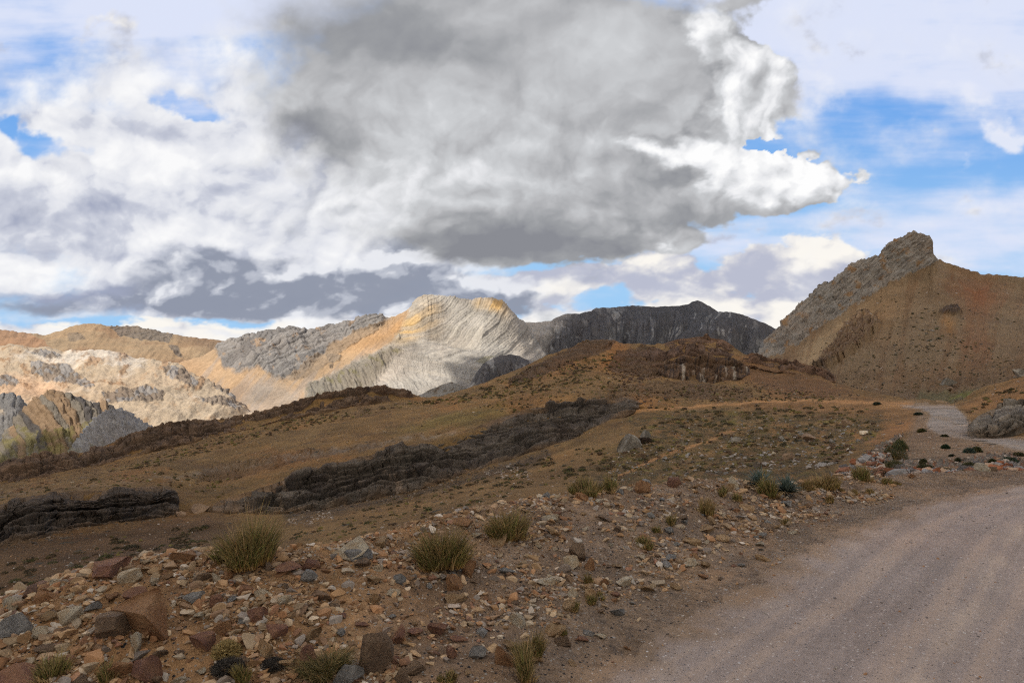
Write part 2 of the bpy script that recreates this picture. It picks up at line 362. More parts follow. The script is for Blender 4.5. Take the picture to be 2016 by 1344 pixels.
def strata(s, q, seed=0, crack=0.6, layer_amp=1.0):
    """relief of bedded rock: s along the bed, q across it (1 = one bed); about -1..1"""
    Lr = np.floor(q); f = q - Lr
    off = (rnd01(Lr, None, seed) - 0.5) * 1.1 + fbm2(s * 0.35, Lr * 7.3, 3, .5, seed + 3) * 0.9
    e = np.minimum(f, 1 - f); groove = -np.exp(-(e / 0.10) ** 2) * 0.8; rnd = np.sqrt(np.clip(4 * f * (1 - f), 0, 1)) * 0.35
    ss = s * crack * (0.6 + 0.9 * rnd01(Lr, None, seed + 7)) + rnd01(Lr, None, seed + 5) * 37 + fbm2(s * .8, q * .9, 2, .5, seed + 9) * .25
    c0 = np.floor(ss); cf = ss - c0; ce = np.minimum(cf, 1 - cf)
    blk = (rnd01(c0, Lr, seed + 11) - 0.5) * 0.8 - np.exp(-(ce / 0.07) ** 2) * 0.6
    return (off + groove + rnd + blk) * layer_amp
def nonu(a, b, step, lo, hi, g=1.07): return nonuniform(a, b, step, lo, hi, g)

# ------------------------------------------------------------------ far mountains
def back(l, dd, dz): return (l[0] + dd, l[1] - dz)
def down(l, dd, dz): return (l[0] - dd, l[1] - dz)

def build_tan_range():
    cols = nonu(-40, 560, 2.0, -2600, 900)
    sky_ = line(cols, [(-2600, 600, 2500), (-900, 640, 2400), (-200, 655, 2400), (0, 650, 2400), (60, 657, 2400), (90, 661, 2400), (120, 652, 2400), (150, 641, 2400), (185, 637, 2400), (205, 640, 2400), (222, 645, 2400), (262, 642, 2400),
        (300, 650, 2350), (340, 659, 2300), (380, 665, 2250), (440, 672, 2200), (520, 690, 2150), (900, 720, 2100)], jag=1.6, sd=3, jl=14)
    mid = line(cols, [(-2600, 640, 2200), (-200, 676, 2150), (100, 676, 2150), (262, 668, 2200), (440, 710, 2000), (520, 760, 1900), (900, 800, 1900)])
    low = line(cols, [(-2600, 760, 1800), (0, 730, 1800), (300, 740, 1750), (450, 830, 1600), (900, 900, 1600)])
    P = loft(cols, [low, mid, sky_, back(sky_, 60, 25), back(sky_, 900, 500)], [50, 70, 6, 6])
    X, Y = pix(P); n = normals(P)
    rib = ridged2((X + Y * .6) / 26., Y / 60., 4, .5, 4)
    rockm = np.clip(pm(X, Y, [(230, 638), (300, 645), (345, 662), (330, 676), (290, 672), (235, 662), (215, 648)], 9) + pm(X, Y, [(330, 680), (352, 684), (360, 705), (345, 700)], 4) + pm(X, Y, [(130, 660), (160, 655), (170, 668), (140, 675)], 6) * .6, 0, 1)
    d = rib * 5 + rockm * strata(X * .12, (Y + X * .25 + fbm2(X / 30, Y / 30, 3) * 8) / 4.2, 3) * 4
    P = P + n * d[..., None]
    c = np.zeros(P.shape) + A(156, 134, 106)
    c = mixc(c, A(142, 116, 90), sst(fbm2(X / 90, Y / 22, 4, .5, 6), 0.0, 0.5))
    c = mixc(c, A(156, 124, 96), pm(X, Y, [(-2600, 560), (-20, 640), (60, 655), (110, 690), (-20, 690), (-2600, 700)], 8))
    c = mixc(c, A(120, 100, 82), pm(X, Y, [(330, 655), (450, 668), (470, 760), (440, 730), (400, 690), (350, 672)], 12, soft=8) * .7)
    c = mixc(c, A(112, 104, 96), rockm * .85)
    tag(grid_mesh("mountain", P, c, M_far), kind='structure')
build_tan_range()

def build_pale_slope():
    cols = nonu(-40, 560, 1.7, -1800, 760)
    top = line(cols, [(-1800, 690, 1700), (-300, 690, 1600), (0, 683, 1500), (120, 688, 1500), (200, 693, 1500), (260, 702, 1500), (330, 717, 1480), (380, 737, 1450), (430, 762, 1400), (470, 792, 1350), (500, 820, 1320), (560, 862, 1300), (760, 940, 1300)], jag=1.6, sd=9, jl=18)
    mid = line(cols, [(-1800, 760, 1350), (0, 760, 1280), (250, 770, 1270), (400, 800, 1250), (500, 850, 1230), (760, 980, 1200)])
    low = line(cols, [(-1800, 860, 1100), (0, 850, 1080), (250, 850, 1080), (400, 850, 1120), (500, 880, 1150), (760, 1010, 1150)])
    bot = line(cols, [(-1800, 1000, 900), (0, 960, 900), (500, 980, 900), (760, 1060, 900)])
    P = loft(cols, [bot, low, mid, top, back(top, 50, 6), back(top, 700, 180)], [30, 70, 70, 6, 6])
    X, Y = pix(P); n = normals(P)
    kn = fbm2(X / 46, Y / 30, 5, .46, 12); rdg = ridged2((X + 1.1 * Y) / 70., (Y - .7 * X) / 110., 4, .42, 14)
    rough = sst(fbm2(X / 85., Y / 60., 4, .6, 15), -0.12, 0.25)
    rk = np.clip(pm(X, Y, [(60, 715), (130, 720), (175, 752), (185, 770), (150, 768), (100, 755), (60, 735)], 10)
        + pm(X, Y, [(240, 768), (290, 765), (325, 775), (318, 792), (270, 790), (215, 795), (200, 782)], 9) + pm(X, Y, [(395, 782), (440, 785), (478, 795), (470, 812), (430, 805), (400, 792)], 7)
        + pm(X, Y, [(315, 727), (360, 730), (388, 755), (380, 765), (340, 750)], 9) + pm(X, Y, [(400, 735), (440, 750), (485, 790), (470, 795), (430, 772)], 9)
        + pm(X, Y, [(-40, 738), (30, 745), (40, 760), (0, 768), (-40, 765)], 9) + pm(X, Y, [(70, 690), (120, 696), (110, 706), (60, 702)], 7), 0, 1)
    patch = sst(fbm2(X / 38., Y / 22., 5, .6, 16), 0.10, 0.28) * (Y < 770) * (X < 460)
    rkk = np.clip(rk + patch * .8, 0, 1)
    bl = worley2(X / 11. + kn, Y / 8. + kn, 3)
    d = kn * 8 + rdg * 7 + rkk * ((bl[1] - bl[0]) * 5 + fbm2(X / 7., Y / 6., 5, .65, 19) * 5.5) + rough * fbm2(X / 9., Y / 6., 5, .6, 17) * 1.8 + fbm2((X + Y) / 18., (Y - X * .6) / 50., 4, .5, 18) * 2
    P = P + n * d[..., None]
    c = np.zeros(P.shape) + A(178, 161, 138)
    c = mixc(c, A(198, 187, 172), sst(fbm2(X / 110., Y / 30., 5, .6, 22) + blobsum(X, Y, [(180, 700, 170, 40, .7)]), 0.15, 0.55))
    c = mixc(c, A(176, 146, 114), sst(fbm2(X / 45., Y / 30., 5, .6, 23), 0.10, 0.5) * .8)
    c = mixc(c, A(192, 164, 136), pm(X, Y, [(-60, 740), (80, 745), (140, 775), (60, 790), (-60, 800)], 10, soft=8))
    c = mixc(c, A(150, 120, 92), patch * .75)
    c = mixc(c, A(128, 116, 104), rk * .9); c = mixc(c, A(150, 148, 146), rk * (bl[2] > .6) * .7)
    c = mixc(c, A(128, 108, 60), pm(X, Y, [(-400, 870), (0, 850), (90, 880), (60, 980), (-400, 990)], 16, soft=10))
    tag(grid_mesh("mountain", P, c, M_far), kind='structure')
build_pale_slope()

def hillock(top_pts, dist, foot_row, colour, relief, xr, step=1.5, jag=2.0, seed=1, depth=150, mat=None, name="hill"):
    cols = nonu(xr[0], xr[1], step, xr[0] - 5, xr[1] + 5)
    t = line(cols, [(a, b, dist) for a, b in top_pts], jag=jag, sd=seed, jl=10)
    xs = (cols - np.mean(xr)) / (xr[1] - xr[0]) * 2; rr = foot_row
    f = line(cols, [(xr[0], rr, dist - depth), (xr[1], rr, dist - depth)])
    m = (f[0] * .5 + t[0] * .5 - 0.12 * depth, f[1] * .46 + t[1] * .54)
    P = loft(cols, [f, m, t, back(t, depth * .2, depth * .10), back(t, depth * 1.5, depth * 1.1)], [50, 70, 6, 6])
    X, Y = pix(P); n = normals(P); P = P + n * relief(X, Y)[..., None]
    tag(grid_mesh(name, P, colour(X, Y, P), mat or M_far), kind='structure')

def knoll_s(X, Y): return np.hypot((X + 60) , (Y - 905) * 1.15) / 13. + fbm2(X / 40., Y / 40., 3, .5, 61) * 0.9
def c_knoll(X, Y, P):
    s = knoll_s(X, Y); k = np.floor(s); f = rnd01(k, None, 7)
    c = np.zeros(P.shape) + A(120, 112, 100)
    c = mixc(c, A(142, 114, 84), (f > .62) * .7); c = mixc(c, A(78, 74, 72), (f < .25) * .9)
    g = pm(X, Y, [(0, 880), (40, 840), (100, 850), (160, 840), (210, 815), (230, 850), (240, 950), (-60, 960)], 12) * sst(fbm2(X / 18, Y / 18, 4, .6, 62), -.25, .2)
    return mixc(c, A(118, 110, 66), g * .75)
hillock([(-120, 930), (-30, 905), (5, 868), (32, 830), (60, 797), (88, 776), (104, 771), (128, 780), (155, 788), (190, 797), (222, 800), (235, 840), (262, 930)], 800, 985, c_knoll,
    lambda X, Y: strata(Y * .08, knoll_s(X, Y), 8, .5) * 2.2 + ridged2(X / 40, Y / 80, 4, .5, 63) * 6, (-120, 262), seed=63, depth=130)
hillock([(60, 960), (110, 915), (150, 870), (185, 828), (210, 811), (232, 806), (255, 815), (285, 836), (305, 850), (330, 870), (380, 905)], 720, 985,
    lambda X, Y, P: mixc(mixc(np.zeros(P.shape) + A(142, 140, 138), A(160, 158, 154), sst(fbm2(X / 12, Y / 12, 4), 0, .4)), A(118, 110, 62), sst(Y + fbm2(X / 16, Y / 16, 4) * 40, 872, 915) * .6),
    lambda X, Y: ridged2((X - .5 * Y) / 14., Y / 40., 5, .6, 71) * 4 + fbm2(X / 8, Y / 8, 4, .6, 72) * 3, (60, 380), seed=73, depth=110)
hillock([(-260, 800), (-60, 782), (0, 779), (22, 777), (36, 784), (46, 798), (52, 815), (70, 850)], 860, 960,
    lambda X, Y, P: mixc(np.zeros(P.shape) + A(118, 116, 114), A(176, 160, 138), pm(X, Y, [(-20, 800), (8, 806), (12, 816), (-20, 822)], 8, 12, 5, soft=3) * .7),
    lambda X, Y: ridged2(X / 16., Y / 22., 5, .6, 75) * 5, (-260, 70), seed=76, depth=110)

def fold_s(X, Y):
    """bedding of the folded mountain: arcs bulging to the right, sweeping back below"""
    r = np.hypot((X - 778), (Y - 560) * 1.45)
    lobe = np.hypot((X - 900), (Y - 770) * 1.2)
    s = r / 5.2
    w = sst(Y - 0.25 * (X - 800), 690, 730)
    return s * (1 - w) + (X * .7 - (Y - 720) * .75 + 30 * fbm2(X / 90., Y / 60., 3, .5, 59) + 20 * np.sin((X - 780) / 38.)) / 5.6 * w
def build_fold_mountain():
    cols = nonu(400, 1100, 1.3, 330, 1200)
    top = line(cols, [(330, 720, 1700), (400, 700, 1700), (440, 678, 1700), (455, 671, 1700), (475, 668, 1700), (490, 660, 1720), (510, 656, 1720), (530, 652, 1720), (552, 648, 1720), (575, 647, 1720), (600, 651, 1740), (620, 650, 1740), (650, 643, 1750), (680, 635, 1750), (705, 628, 1760), (735, 621, 1760),
        (765, 626, 1770), (780, 622, 1780), (800, 612, 1800), (815, 602, 1820), (826, 592, 1840), (838, 586, 1850), (860, 584, 1850), (885, 583, 1850), (905, 586, 1850), (930, 592, 1850), (937, 587, 1850), (955, 586, 1850), (970, 588, 1850), (980, 592, 1850), (987, 591, 1850), (997, 599, 1850), (1008, 614, 1850), (1018, 624, 1860), (1030, 632, 1900), (1045, 650, 1900), (1062, 680, 1900), (1085, 720, 1880), (1120, 780, 1850), (1300, 860, 1800)], jag=1.8, sd=31, jl=9)
    m1 = line(cols, [(330, 790, 1560), (400, 760, 1560), (500, 700, 1600), (620, 690, 1630), (740, 670, 1660), (850, 650, 1740), (950, 650, 1750), (1030, 690, 1780), (1085, 770, 1780), (1130, 820, 1780), (1300, 900, 1750)])
    m2 = line(cols, [(330, 850, 1430), (400, 830, 1430), (500, 770, 1480), (620, 750, 1500), (740, 730, 1520), (850, 720, 1560), (950, 730, 1560), (1130, 850, 1600), (1300, 930, 1600)])
    low = line(cols, [(330, 880, 1250), (500, 850, 1250), (700, 820, 1300), (900, 820, 1330), (1130, 880, 1400), (1300, 980, 1400)])
    P = loft(cols, [down(low, 200, 90), low, m2, m1, top, back(top, 40, 10), back(top, 600, 300)], [6, 60, 60, 70, 6, 5])
    X, Y = pix(P); n = normals(P)
    # zones
    greyL = pm(X, Y, [(380, 640), (620, 640), (740, 615), (770, 625), (735, 645), (690, 660), (650, 680), (640, 700), (610, 720), (560, 752), (535, 742), (500, 720), (470, 740), (440, 720), (425, 690)], 13, 30, 33, soft=3)
    band2 = pm(X, Y, [(560, 752), (590, 725), (640, 690), (700, 655), (760, 632), (745, 650), (680, 688), (660, 705), (640, 722), (600, 742)], 6, 18, 34) * .7
    foldm = pm(X, Y, [(820, 560), (1035, 560), (1045, 640), (1100, 640), (1160, 900), (560, 900), (600, 790), (610, 755), (700, 715), (760, 680), (790, 650), (800, 628), (812, 600)], 12, 30, 35, soft=4)
    darkstrip = pm(X, Y, [(600, 800), (605, 760), (660, 735), (720, 705), (770, 680), (790, 690), (760, 720), (740, 750), (700, 790), (660, 810)], 14, 26, 36, soft=4)
    blob = np.clip(pm(X, Y, [(640, 700), (672, 700), (668, 712), (648, 718)], 4) + pm(X, Y, [(648, 722), (655, 716), (657, 724), (650, 727)], 1) + pm(X, Y, [(780, 665), (787, 658), (786, 672)], 1), 0, 1)
    rock = np.clip(greyL + band2 + foldm + blob, 0, 1)
    # bedding of the grey ridge at the left
    wl = fbm2(X / 60., Y / 45., 4, .5, 37) * 14
    curve = np.where(X < 560, (560 - X) * 0.004 * (560 - X) * .35, 0)
    sL = (Y + 0.42 * X + wl - curve) / 6.0
    gx = strata(X * .02, sL, 38, .12) * 2.6 + fbm2((X - Y * .4) / 46., (Y + .42 * X + wl) / 4., 5, .6, 39) * 3.4 + fbm2(X / 14., Y / 12., 4, .5, 58) * 2.0 + ridged2((X - Y) / 40., (X + Y) / 60., 4, .5, 40) * 9
    sF = fold_s(X, Y) + fbm2(X / 45., Y / 40., 4, .5, 41) * 1.6
    fl = sF - np.floor(sF); kk = np.floor(sF)
    fx = (np.abs(fl - .5) * -2 + 1) * 1.6 + (rnd01(kk, None, 42) - .5) * 2.4 + (rnd01(np.floor(sF / 4.), None, 43) - .5) * 3 + fbm2(X / 12., Y / 12., 4, .6, 44) * 2.2
    bowl = -blobsum(X, Y, [(900, 665, 110, 26, 26, 10), (700, 760, 120, 30, 14, -25)]) + blobsum(X, Y, [(840, 620, 50, 60, 22), (975, 640, 60, 60, 10)])
    gul = ridged2((X + .9 * (Y - 700)) / 16., (Y) / 130., 4, .5, 45) * 1.8
    d = greyL * gx + np.clip(band2 + blob, 0, 1) * gx * .7 + foldm * (fx + bowl) + darkstrip * (strata(Y * .06, (X * .8 - Y * .5 + wl) / 8., 46, .5) * 2.6 + ridged2((X - Y * .4) / 18., Y / 60., 4, .5, 49) * 6) + (1 - rock) * gul
    P = P + n * d[..., None]
    c = np.zeros(P.shape) + A(174, 148, 118)                                 # tan scree
    c = mixc(c, A(158, 142, 126), sst(fbm2((X + Y * .8) / 28., Y / 120., 4, .5, 47) + sst(Y, 700, 790) * .25, 0.10, 0.36) * .85)
    c = mixc(c, A(188, 150, 108), blobsum(X, Y, [(740, 668, 120, 26, .9, -22), (790, 640, 40, 30, .8)]).clip(0, 1))
    c = mixc(c, A(150, 144, 136), pm(X, Y, [(500, 745), (560, 760), (600, 790), (560, 860), (500, 840), (480, 800)], 10, soft=10) * .55)
    gc = np.zeros(P.shape) + A(138, 134, 130); gc = mixc(gc, A(104, 101, 99), (rnd01(np.floor(sL), None, 51) > .6) * .6); gc = mixc(gc, A(166, 140, 112), sst(fbm2(X / 26., Y / 22., 5, .6, 52), .18, .4) * .7)
    c = c + (gc - c) * greyL[..., None] ; c = mixc(c, A(142, 126, 108), np.clip(band2 + blob, 0, 1))
    fc = np.zeros(P.shape) + A(170, 164, 154)
    fc = mixc(fc, A(144, 140, 134), (rnd01(kk, None, 53) > .55) * .4); fc = mixc(fc, A(186, 180, 168), (rnd01(kk, None, 54) > .72) * .5)
    warm = blobsum(X, Y, [(965, 600, 46, 26, 1.1), (990, 612, 24, 30, .7), (845, 620, 40, 60, .55), (810, 640, 40, 40, .8), (790, 660, 46, 40, .5)]).clip(0, 1)
    fc = mixc(fc, A(204, 172, 120), warm * (.45 + .55 * (rnd01(np.floor(sF / 2.), None, 55) > .4)))
    fc = mixc(fc, A(124, 120, 114), sst(fbm2(X / 60., Y / 40., 4, .5, 56), .12, .4) * .45)
    c = c + (fc - c) * foldm[..., None]
    c = mixc(c, A(124, 118, 106), darkstrip * .8); c = mixc(c, A(116, 112, 78), darkstrip * sst(fbm2(X / 20., Y / 14., 4, .6, 57), .15, .35) * .6)
    c = mixc(c, A(118, 112, 84), pm(X, Y, [(935, 710), (955, 700), (975, 702), (950, 718)], 5) * .6)
    tag(grid_mesh("mountain", P, c, M_far), kind='structure')
build_fold_mountain()

def build_dark_range():
    cols = nonu(1020, 1600, 1.5, 940, 1900)
    def mk(top_pts, d0, base_pts, seed, xr, rowsn):
        cols = nonu(xr[0], xr[1], 1.5, xr[0] - 60, xr[1] + 60)
        top = line(cols, top_pts, jag=1.2, sd=seed, jl=11); base = line(cols, base_pts)
        mid = ((top[0] + base[0]) / 2 + 20, top[1] * .56 + base[1] * .44)
        P = loft(cols, [down(base, 150, 60), base, mid, top, back(top, 40, 14), back(top, 500, 300)], [5, 50, 80, 6, 5])
        X, Y = pix(P); n = normals(P)
        yt = np.interp(X, [p[0] for p in top_pts], [p[1] for p in top_pts]); h = Y - yt
        big = ridged2(X / 62. + h * .004, h / 400. + 3, 3, .45, seed)
        fine = ridged2((X + h * .12 * np.sin(X / 60.)) / 11., h / 160., 4, .55, seed + 2)
        d = big * 42 * sst(h, 4, 60) + fine * 8 * sst(h, 0, 20) + fbm2(X / 14., Y / 14., 4, .6, seed + 4) * 3
        P = P + n * d[..., None]
        st = (X + 14 * np.sin((Y + X * .35) / 26.) + fbm2(X / 50., Y / 50., 3, .5, seed + 5) * 16) / 4.2
        c = np.zeros(P.shape) + A(88, 86, 86)
        pale = sst(fbm2(X / 42., Y / 90., 4, .55, seed + 6), 0.02, 0.40)
        c = mixc(c, A(142, 139, 134), pale * (rnd01(np.floor(st), None, seed + 7) > .45) * .8); c = mixc(c, A(66, 64, 65), sst(-fine, -.1, .5) * .6)
        c = mixc(c, A(150, 148, 144), (rnd01(np.floor(st), None, seed + 8) > .84) * sst(fbm2(X / 20., Y / 30., 3, .5, seed + 9), .0, .3) * .8)
        return P, c, X, Y
    P, c, X, Y = mk([(900, 640, 2150), (1000, 636, 2150), (1030, 634, 2150), (1060, 634, 2150), (1085, 631, 2150), (1100, 622, 2180), (1113, 618, 2200), (1140, 617, 2220), (1165, 612, 2240), (1172, 606, 2250), (1210, 605, 2250), (1245, 601, 2250), (1290, 604, 2240), (1330, 602, 2230), (1355, 599, 2200), (1365, 593, 2200),
        (1372, 591, 2200), (1382, 594, 2200), (1398, 603, 2200), (1413, 613, 2200), (1440, 640, 2200), (1500, 690, 2200), (1640, 760, 2200)], 0, [(900, 800, 1800), (1200, 760, 1850), (1640, 800, 1850)], 201, (1000, 1600), 0)
    left = 1 - sst(X + (Y - 630) * .55 + fbm2(X / 20., Y / 20., 4) * 26, 1075, 1135)
    c = mixc(c, A(178, 170, 158), left * .85)
    tag(grid_mesh("mountain", P, c, M_far), kind='structure')
    P, c, X, Y = mk([(1240, 760, 1960), (1300, 706, 1980), (1333, 664, 2000), (1360, 642, 2030), (1385, 625, 2060), (1405, 615, 2080), (1420, 613, 2080), (1441, 614, 2080), (1465, 620, 2070), (1490, 630, 2060), (1517, 641, 2050), (1570, 672, 2040), (1700, 740, 2040)], 0, [(1240, 840, 1700), (1700, 820, 1700)], 231, (1240, 1680), 0)
    tag(grid_mesh("mountain", P, c, M_far), kind='structure')
    P, c, X, Y = mk([(880, 850, 1430), (905, 800, 1440), (922, 762, 1450), (935, 738, 1460), (950, 716, 1480), (975, 703, 1500), (1000, 697, 1500), (1022, 700, 1500), (1050, 712, 1490), (1080, 735, 1470), (1140, 790, 1450)], 0, [(880, 880, 1250), (1140, 850, 1250)], 261, (880, 1140), 0)
    tag(grid_mesh("hill", P, c, M_far), kind='structure')
build_dark_range()
# pale bouldery knob showing over the near ridge
hillock([(790, 790), (825, 778), (850, 765), (872, 756), (890, 751), (905, 756), (925, 770), (950, 790)], 620, 830,
    lambda X, Y, P: mixc(np.zeros(P.shape) + A(140, 134, 124), A(112, 100, 84), sst(fbm2(X / 12, Y / 9, 4), 0, .4)),
    lambda X, Y: strata(X * .1, (Y + .3 * X + fbm2(X / 20., Y / 20.) * 8) / 5., 81, .6) * .8, (790, 950), seed=83, depth=70)

# ------------------------------------------------------------------ the rocky peak at the right
PEAK_TOP = [(1330, 830, 470), (1400, 765, 455), (1450, 722, 440), (1490, 691, 430), (1500, 680, 432), (1515, 661, 436), (1530, 641, 440), (1550, 620, 440), (1570, 600, 442), (1585, 588, 444), (1600, 574, 445), (1612, 556, 446), (1630, 551, 448), (1650, 543, 450), (1668, 528, 452), (1685, 517, 454), (1700, 509, 455), (1730, 499, 458),
    (1745, 487, 460), (1765, 468, 462), (1785, 461, 465), (1800, 456, 468), (1812, 458, 468), (1820, 457, 468), (1827, 461, 468), (1831, 463, 468), (1832.5, 478, 468), (1836, 486, 468), (1838, 500, 468), (1843, 507, 468), (1870, 523, 465), (1910, 535, 460), (1960, 543, 455), (2016, 547, 450), (2200, 565, 440), (2500, 590, 420), (3200, 640, 400)]
def build_peak():
    cols = np.concatenate([nonu(1380, 2040, 1.5, 1330, 3200)])
    top = line(cols, PEAK_TOP, jag=2.4, sd=91, jl=8)
    rb = line(cols, [(1330, 840, 440), (1400, 780, 420), (1490, 712, 405), (1530, 697, 405), (1570, 676, 408), (1600, 655, 412), (1650, 621, 420), (1700, 590, 430), (1760, 552, 442), (1800, 536, 452), (1845, 518, 460), (1870, 532, 458), (1910, 550, 450), (2016, 572, 430), (2500, 620, 400), (3200, 680, 380)], jag=4, sd=92, jl=20)
    m1 = line(cols, [(1330, 860, 360), (1500, 745, 340), (1600, 705, 345), (1700, 665, 350), (1800, 630, 360), (1900, 625, 360), (2016, 630, 350), (3200, 720, 330)])
    m2 = line(cols, [(1330, 880, 280), (1500, 785, 265), (1600, 758, 270), (1700, 735, 275), (1800, 715, 275), (1900, 705, 275), (2016, 700, 260), (3200, 760, 260)])
    k1 = line(cols, [(1330, 900, 225), (1500, 815, 222), (1700, 790, 215), (1800, 781, 212), (1850, 783, 205), (1900, 783, 200), (2016, 775, 190), (3200, 800, 190)])
    k0 = line(cols, [(1330, 920, 150), (1700, 830, 150), (1850, 801, 138), (1900, 798, 135), (2016, 810, 130), (3200, 840, 130)])
    P = loft(cols, [down(k0, 12, 3.5), k0, k1, m2, m1, rb, top, back(top, 12, 4), back(top, 260, 170)], [3, 26, 60, 60, 60, 80, 5, 6])
    X, Y = pix(P); n = normals(P)
    t = (np.interp(X, [p[0] for p in PEAK_TOP], [p[1] for p in PEAK_TOP])); edge = np.interp(X, [1330, 1490, 1530, 1570, 1600, 1650, 1700, 1760, 1800, 1846, 1900], [840, 712, 697, 676, 655, 621, 590, 552, 536, 514, 470])
    rock = (1 - sst(Y + fbm2(X / 18., Y / 18., 5, .6, 93) * 12, edge - 3, edge + 3)) * (X < 1850)
    out = pm(X, Y, [(1600, 735), (1640, 690), (1665, 655), (1690, 625), (1715, 620), (1733, 640), (1720, 660), (1690, 690), (1650, 715)], 9, 22, 94)
    out2 = np.clip(pm(X, Y, [(1845, 612), (1875, 606), (1890, 612), (1880, 625), (1858, 620)], 5) + pm(X, Y, [(1960, 770), (2016, 738), (2016, 760), (1980, 775)], 8) * .5 + pm(X, Y, [(1600, 745), (1640, 742), (1625, 722), (1605, 730)], 6) * .7, 0, 1)
    w = fbm2(X / 38., Y / 38., 4, .55, 95) * 11
    sR = (Y + 0.86 * X + w) / 8.5
    bl = worley2(X / 9. + w * .1, Y / 7., 97)
    relR = strata(X * .05, sR, 96, .4) * .6 + (bl[2] - .5) * .5 + fbm2(X / 26., Y / 26., 6, .62, 98) * 4.2 + fbm2((X - Y) / 12., (Y + .86 * X) / 40., 5, .6, 110) * 1.2
    g = ridged2((X + (Y - 520) * .25) / 26., Y / 170., 4, .5, 99) * .9
    mound = out * (3.2 + strata(X * .1, (Y + .85 * X + w) / 7., 100, .8) * 1.3 + fbm2(X / 9, Y / 9, 5, .6, 101) * 1.8) + out2 * (1.5 + strata(X * .1, Y / 4., 102) * 1.2)
    lump = fbm2(X / 9., Y / 6., 5, .65, 108) * .7 * sst(Y, 560, 740) + fbm2(X / 30., Y / 30., 4, .5, 109) * 1.6
    P = P + n * (rock * relR + (1 - rock) * (g + mound + lump))[..., None]
    c = np.zeros(P.shape) + A(130, 109, 82)
    c = mixc(c, A(162, 138, 104), pm(X, Y, [(1500, 745), (1560, 705), (1650, 635), (1700, 605), (1730, 600), (1700, 630), (1650, 670), (1590, 730), (1560, 745)], 8, soft=7) * .9)
    c = mixc(c, A(152, 122, 86), blobsum(X, Y, [(1740, 610, 80, 60, .7, -30)]).clip(0, 1))
    streak = sst(fbm2((X + (Y - 520) * .25) / 22., Y / 160., 4, .5, 103), 0, .45)
    c = mixc(c, A(118, 90, 62), streak * .55)
    c = mixc(c, A(134, 88, 56), np.clip(pm(X, Y, [(1860, 545), (1905, 548), (1975, 560), (1970, 580), (1945, 610), (1935, 650), (1930, 710), (1905, 716), (1903, 690), (1915, 640), (1905, 600), (1880, 570)], 22, 40, 104, soft=22), 0, 1) * .8)
    c = mixc(c, A(150, 106, 58), pm(X, Y, [(1850, 620), (1880, 630), (1882, 660), (1862, 665)], 8, soft=8) * .6)
    c = mixc(c, A(112, 90, 66), sst(Y - (X - 1850) * -.1 + fbm2(X / 50., Y / 30., 4) * 40, 700, 760) * .55)
    c = mixc(c, A(106, 98, 66), pm(X, Y, [(1810, 772), (1850, 772), (1900, 768), (1945, 770), (1925, 785), (1905, 800), (1800, 802)], 6, soft=4) * .8)
    c = mixc(c, A(124, 122, 62), pm(X, Y, [(1868, 782), (1900, 776), (1922, 774), (1900, 786), (1870, 787)], 3, soft=3) * .8)
    gc = np.zeros(P.shape) + A(146, 138, 126); gc = mixc(gc, A(112, 105, 97), sst(fbm2((X - Y) / 60., (Y + .86 * X) / 7., 5, .6, 105), -.05, .25) * .8)
    gc = mixc(gc, A(146, 112, 72), sst(fbm2(X / 24., Y / 18., 5, .6, 106), .12, .35) * .75); gc = mixc(gc, A(150, 146, 138), (bl[2] > .8) * .45)
    c = c + (gc - c) * rock[..., None]
    c = mixc(c, A(112, 90, 70), out * sst(fbm2(X / 12., Y / 8., 5, .6, 111), -.35, .15) * .85); c = mixc(c, A(88, 72, 58), out2)
    tag(grid_mesh("rocky_hill", P, c, M_peak), kind='structure')
    return P
PEAK = build_peak()

# ------------------------------------------------------------------ near valley and brown hill
MID_COLS = nonu(-30, 2046, 1.8, -1400, 3400)
def sline(pts, z=False, w=13, jag=0.0, sd=0, jl=9.0):
    d, zz = line(MID_COLS, pts, z); k = np.hanning(w); k /= k.sum(); f = lambda a: np.convolve(np.pad(a, w // 2, mode='edge'), k, mode='valid')
    d, zz = f(d), f(zz)
    if jag: zz = zz - jag * fbm2(MID_COLS / jl, MID_COLS * 0 + sd, 4, .55, sd) * d / FOC
    return d, zz
M0 = sline([(-1400, -9.5, 12), (-300, -7, 12), (0, -5.7, 12), (500, -5, 12), (1000, -4, 12), (1400, -3.5, 12), (1700, -3.0, 12), (2016, -2.6, 12), (3400, -2.1, 12)], z=True)
M1 = sline([(-1400, -20, 32), (0, -13.8, 30), (500, -10.7, 28), (1000, -6.6, 25), (1400, -5.05, 25), (1700, -3.7, 19), (2016, -3.6, 20), (3400, -2.8, 20)], z=True)
M2 = sline([(-1400, 1300, 64), (0, 1205, 60), (250, 1150, 52), (500, 1108, 46), (750, 1058, 42), (1000, 992, 40), (1250, 960, 42), (1400, 950, 38), (1550, 948, 32), (1700, 940, 24), (1850, 930, 26), (2016, 926, 28), (3400, 885, 30)])
M3 = sline([(-1400, 1150, 80), (0, 1105, 76), (200, 1075, 82), (400, 1040, 92), (500, 1032, 95), (750, 992, 98), (1000, 940, 90), (1250, 890, 85), (1400, 892, 70), (1550, 895, 56), (1700, 897, 38), (1850, 895, 37), (2016, 890, 38), (3400, 850, 40)])
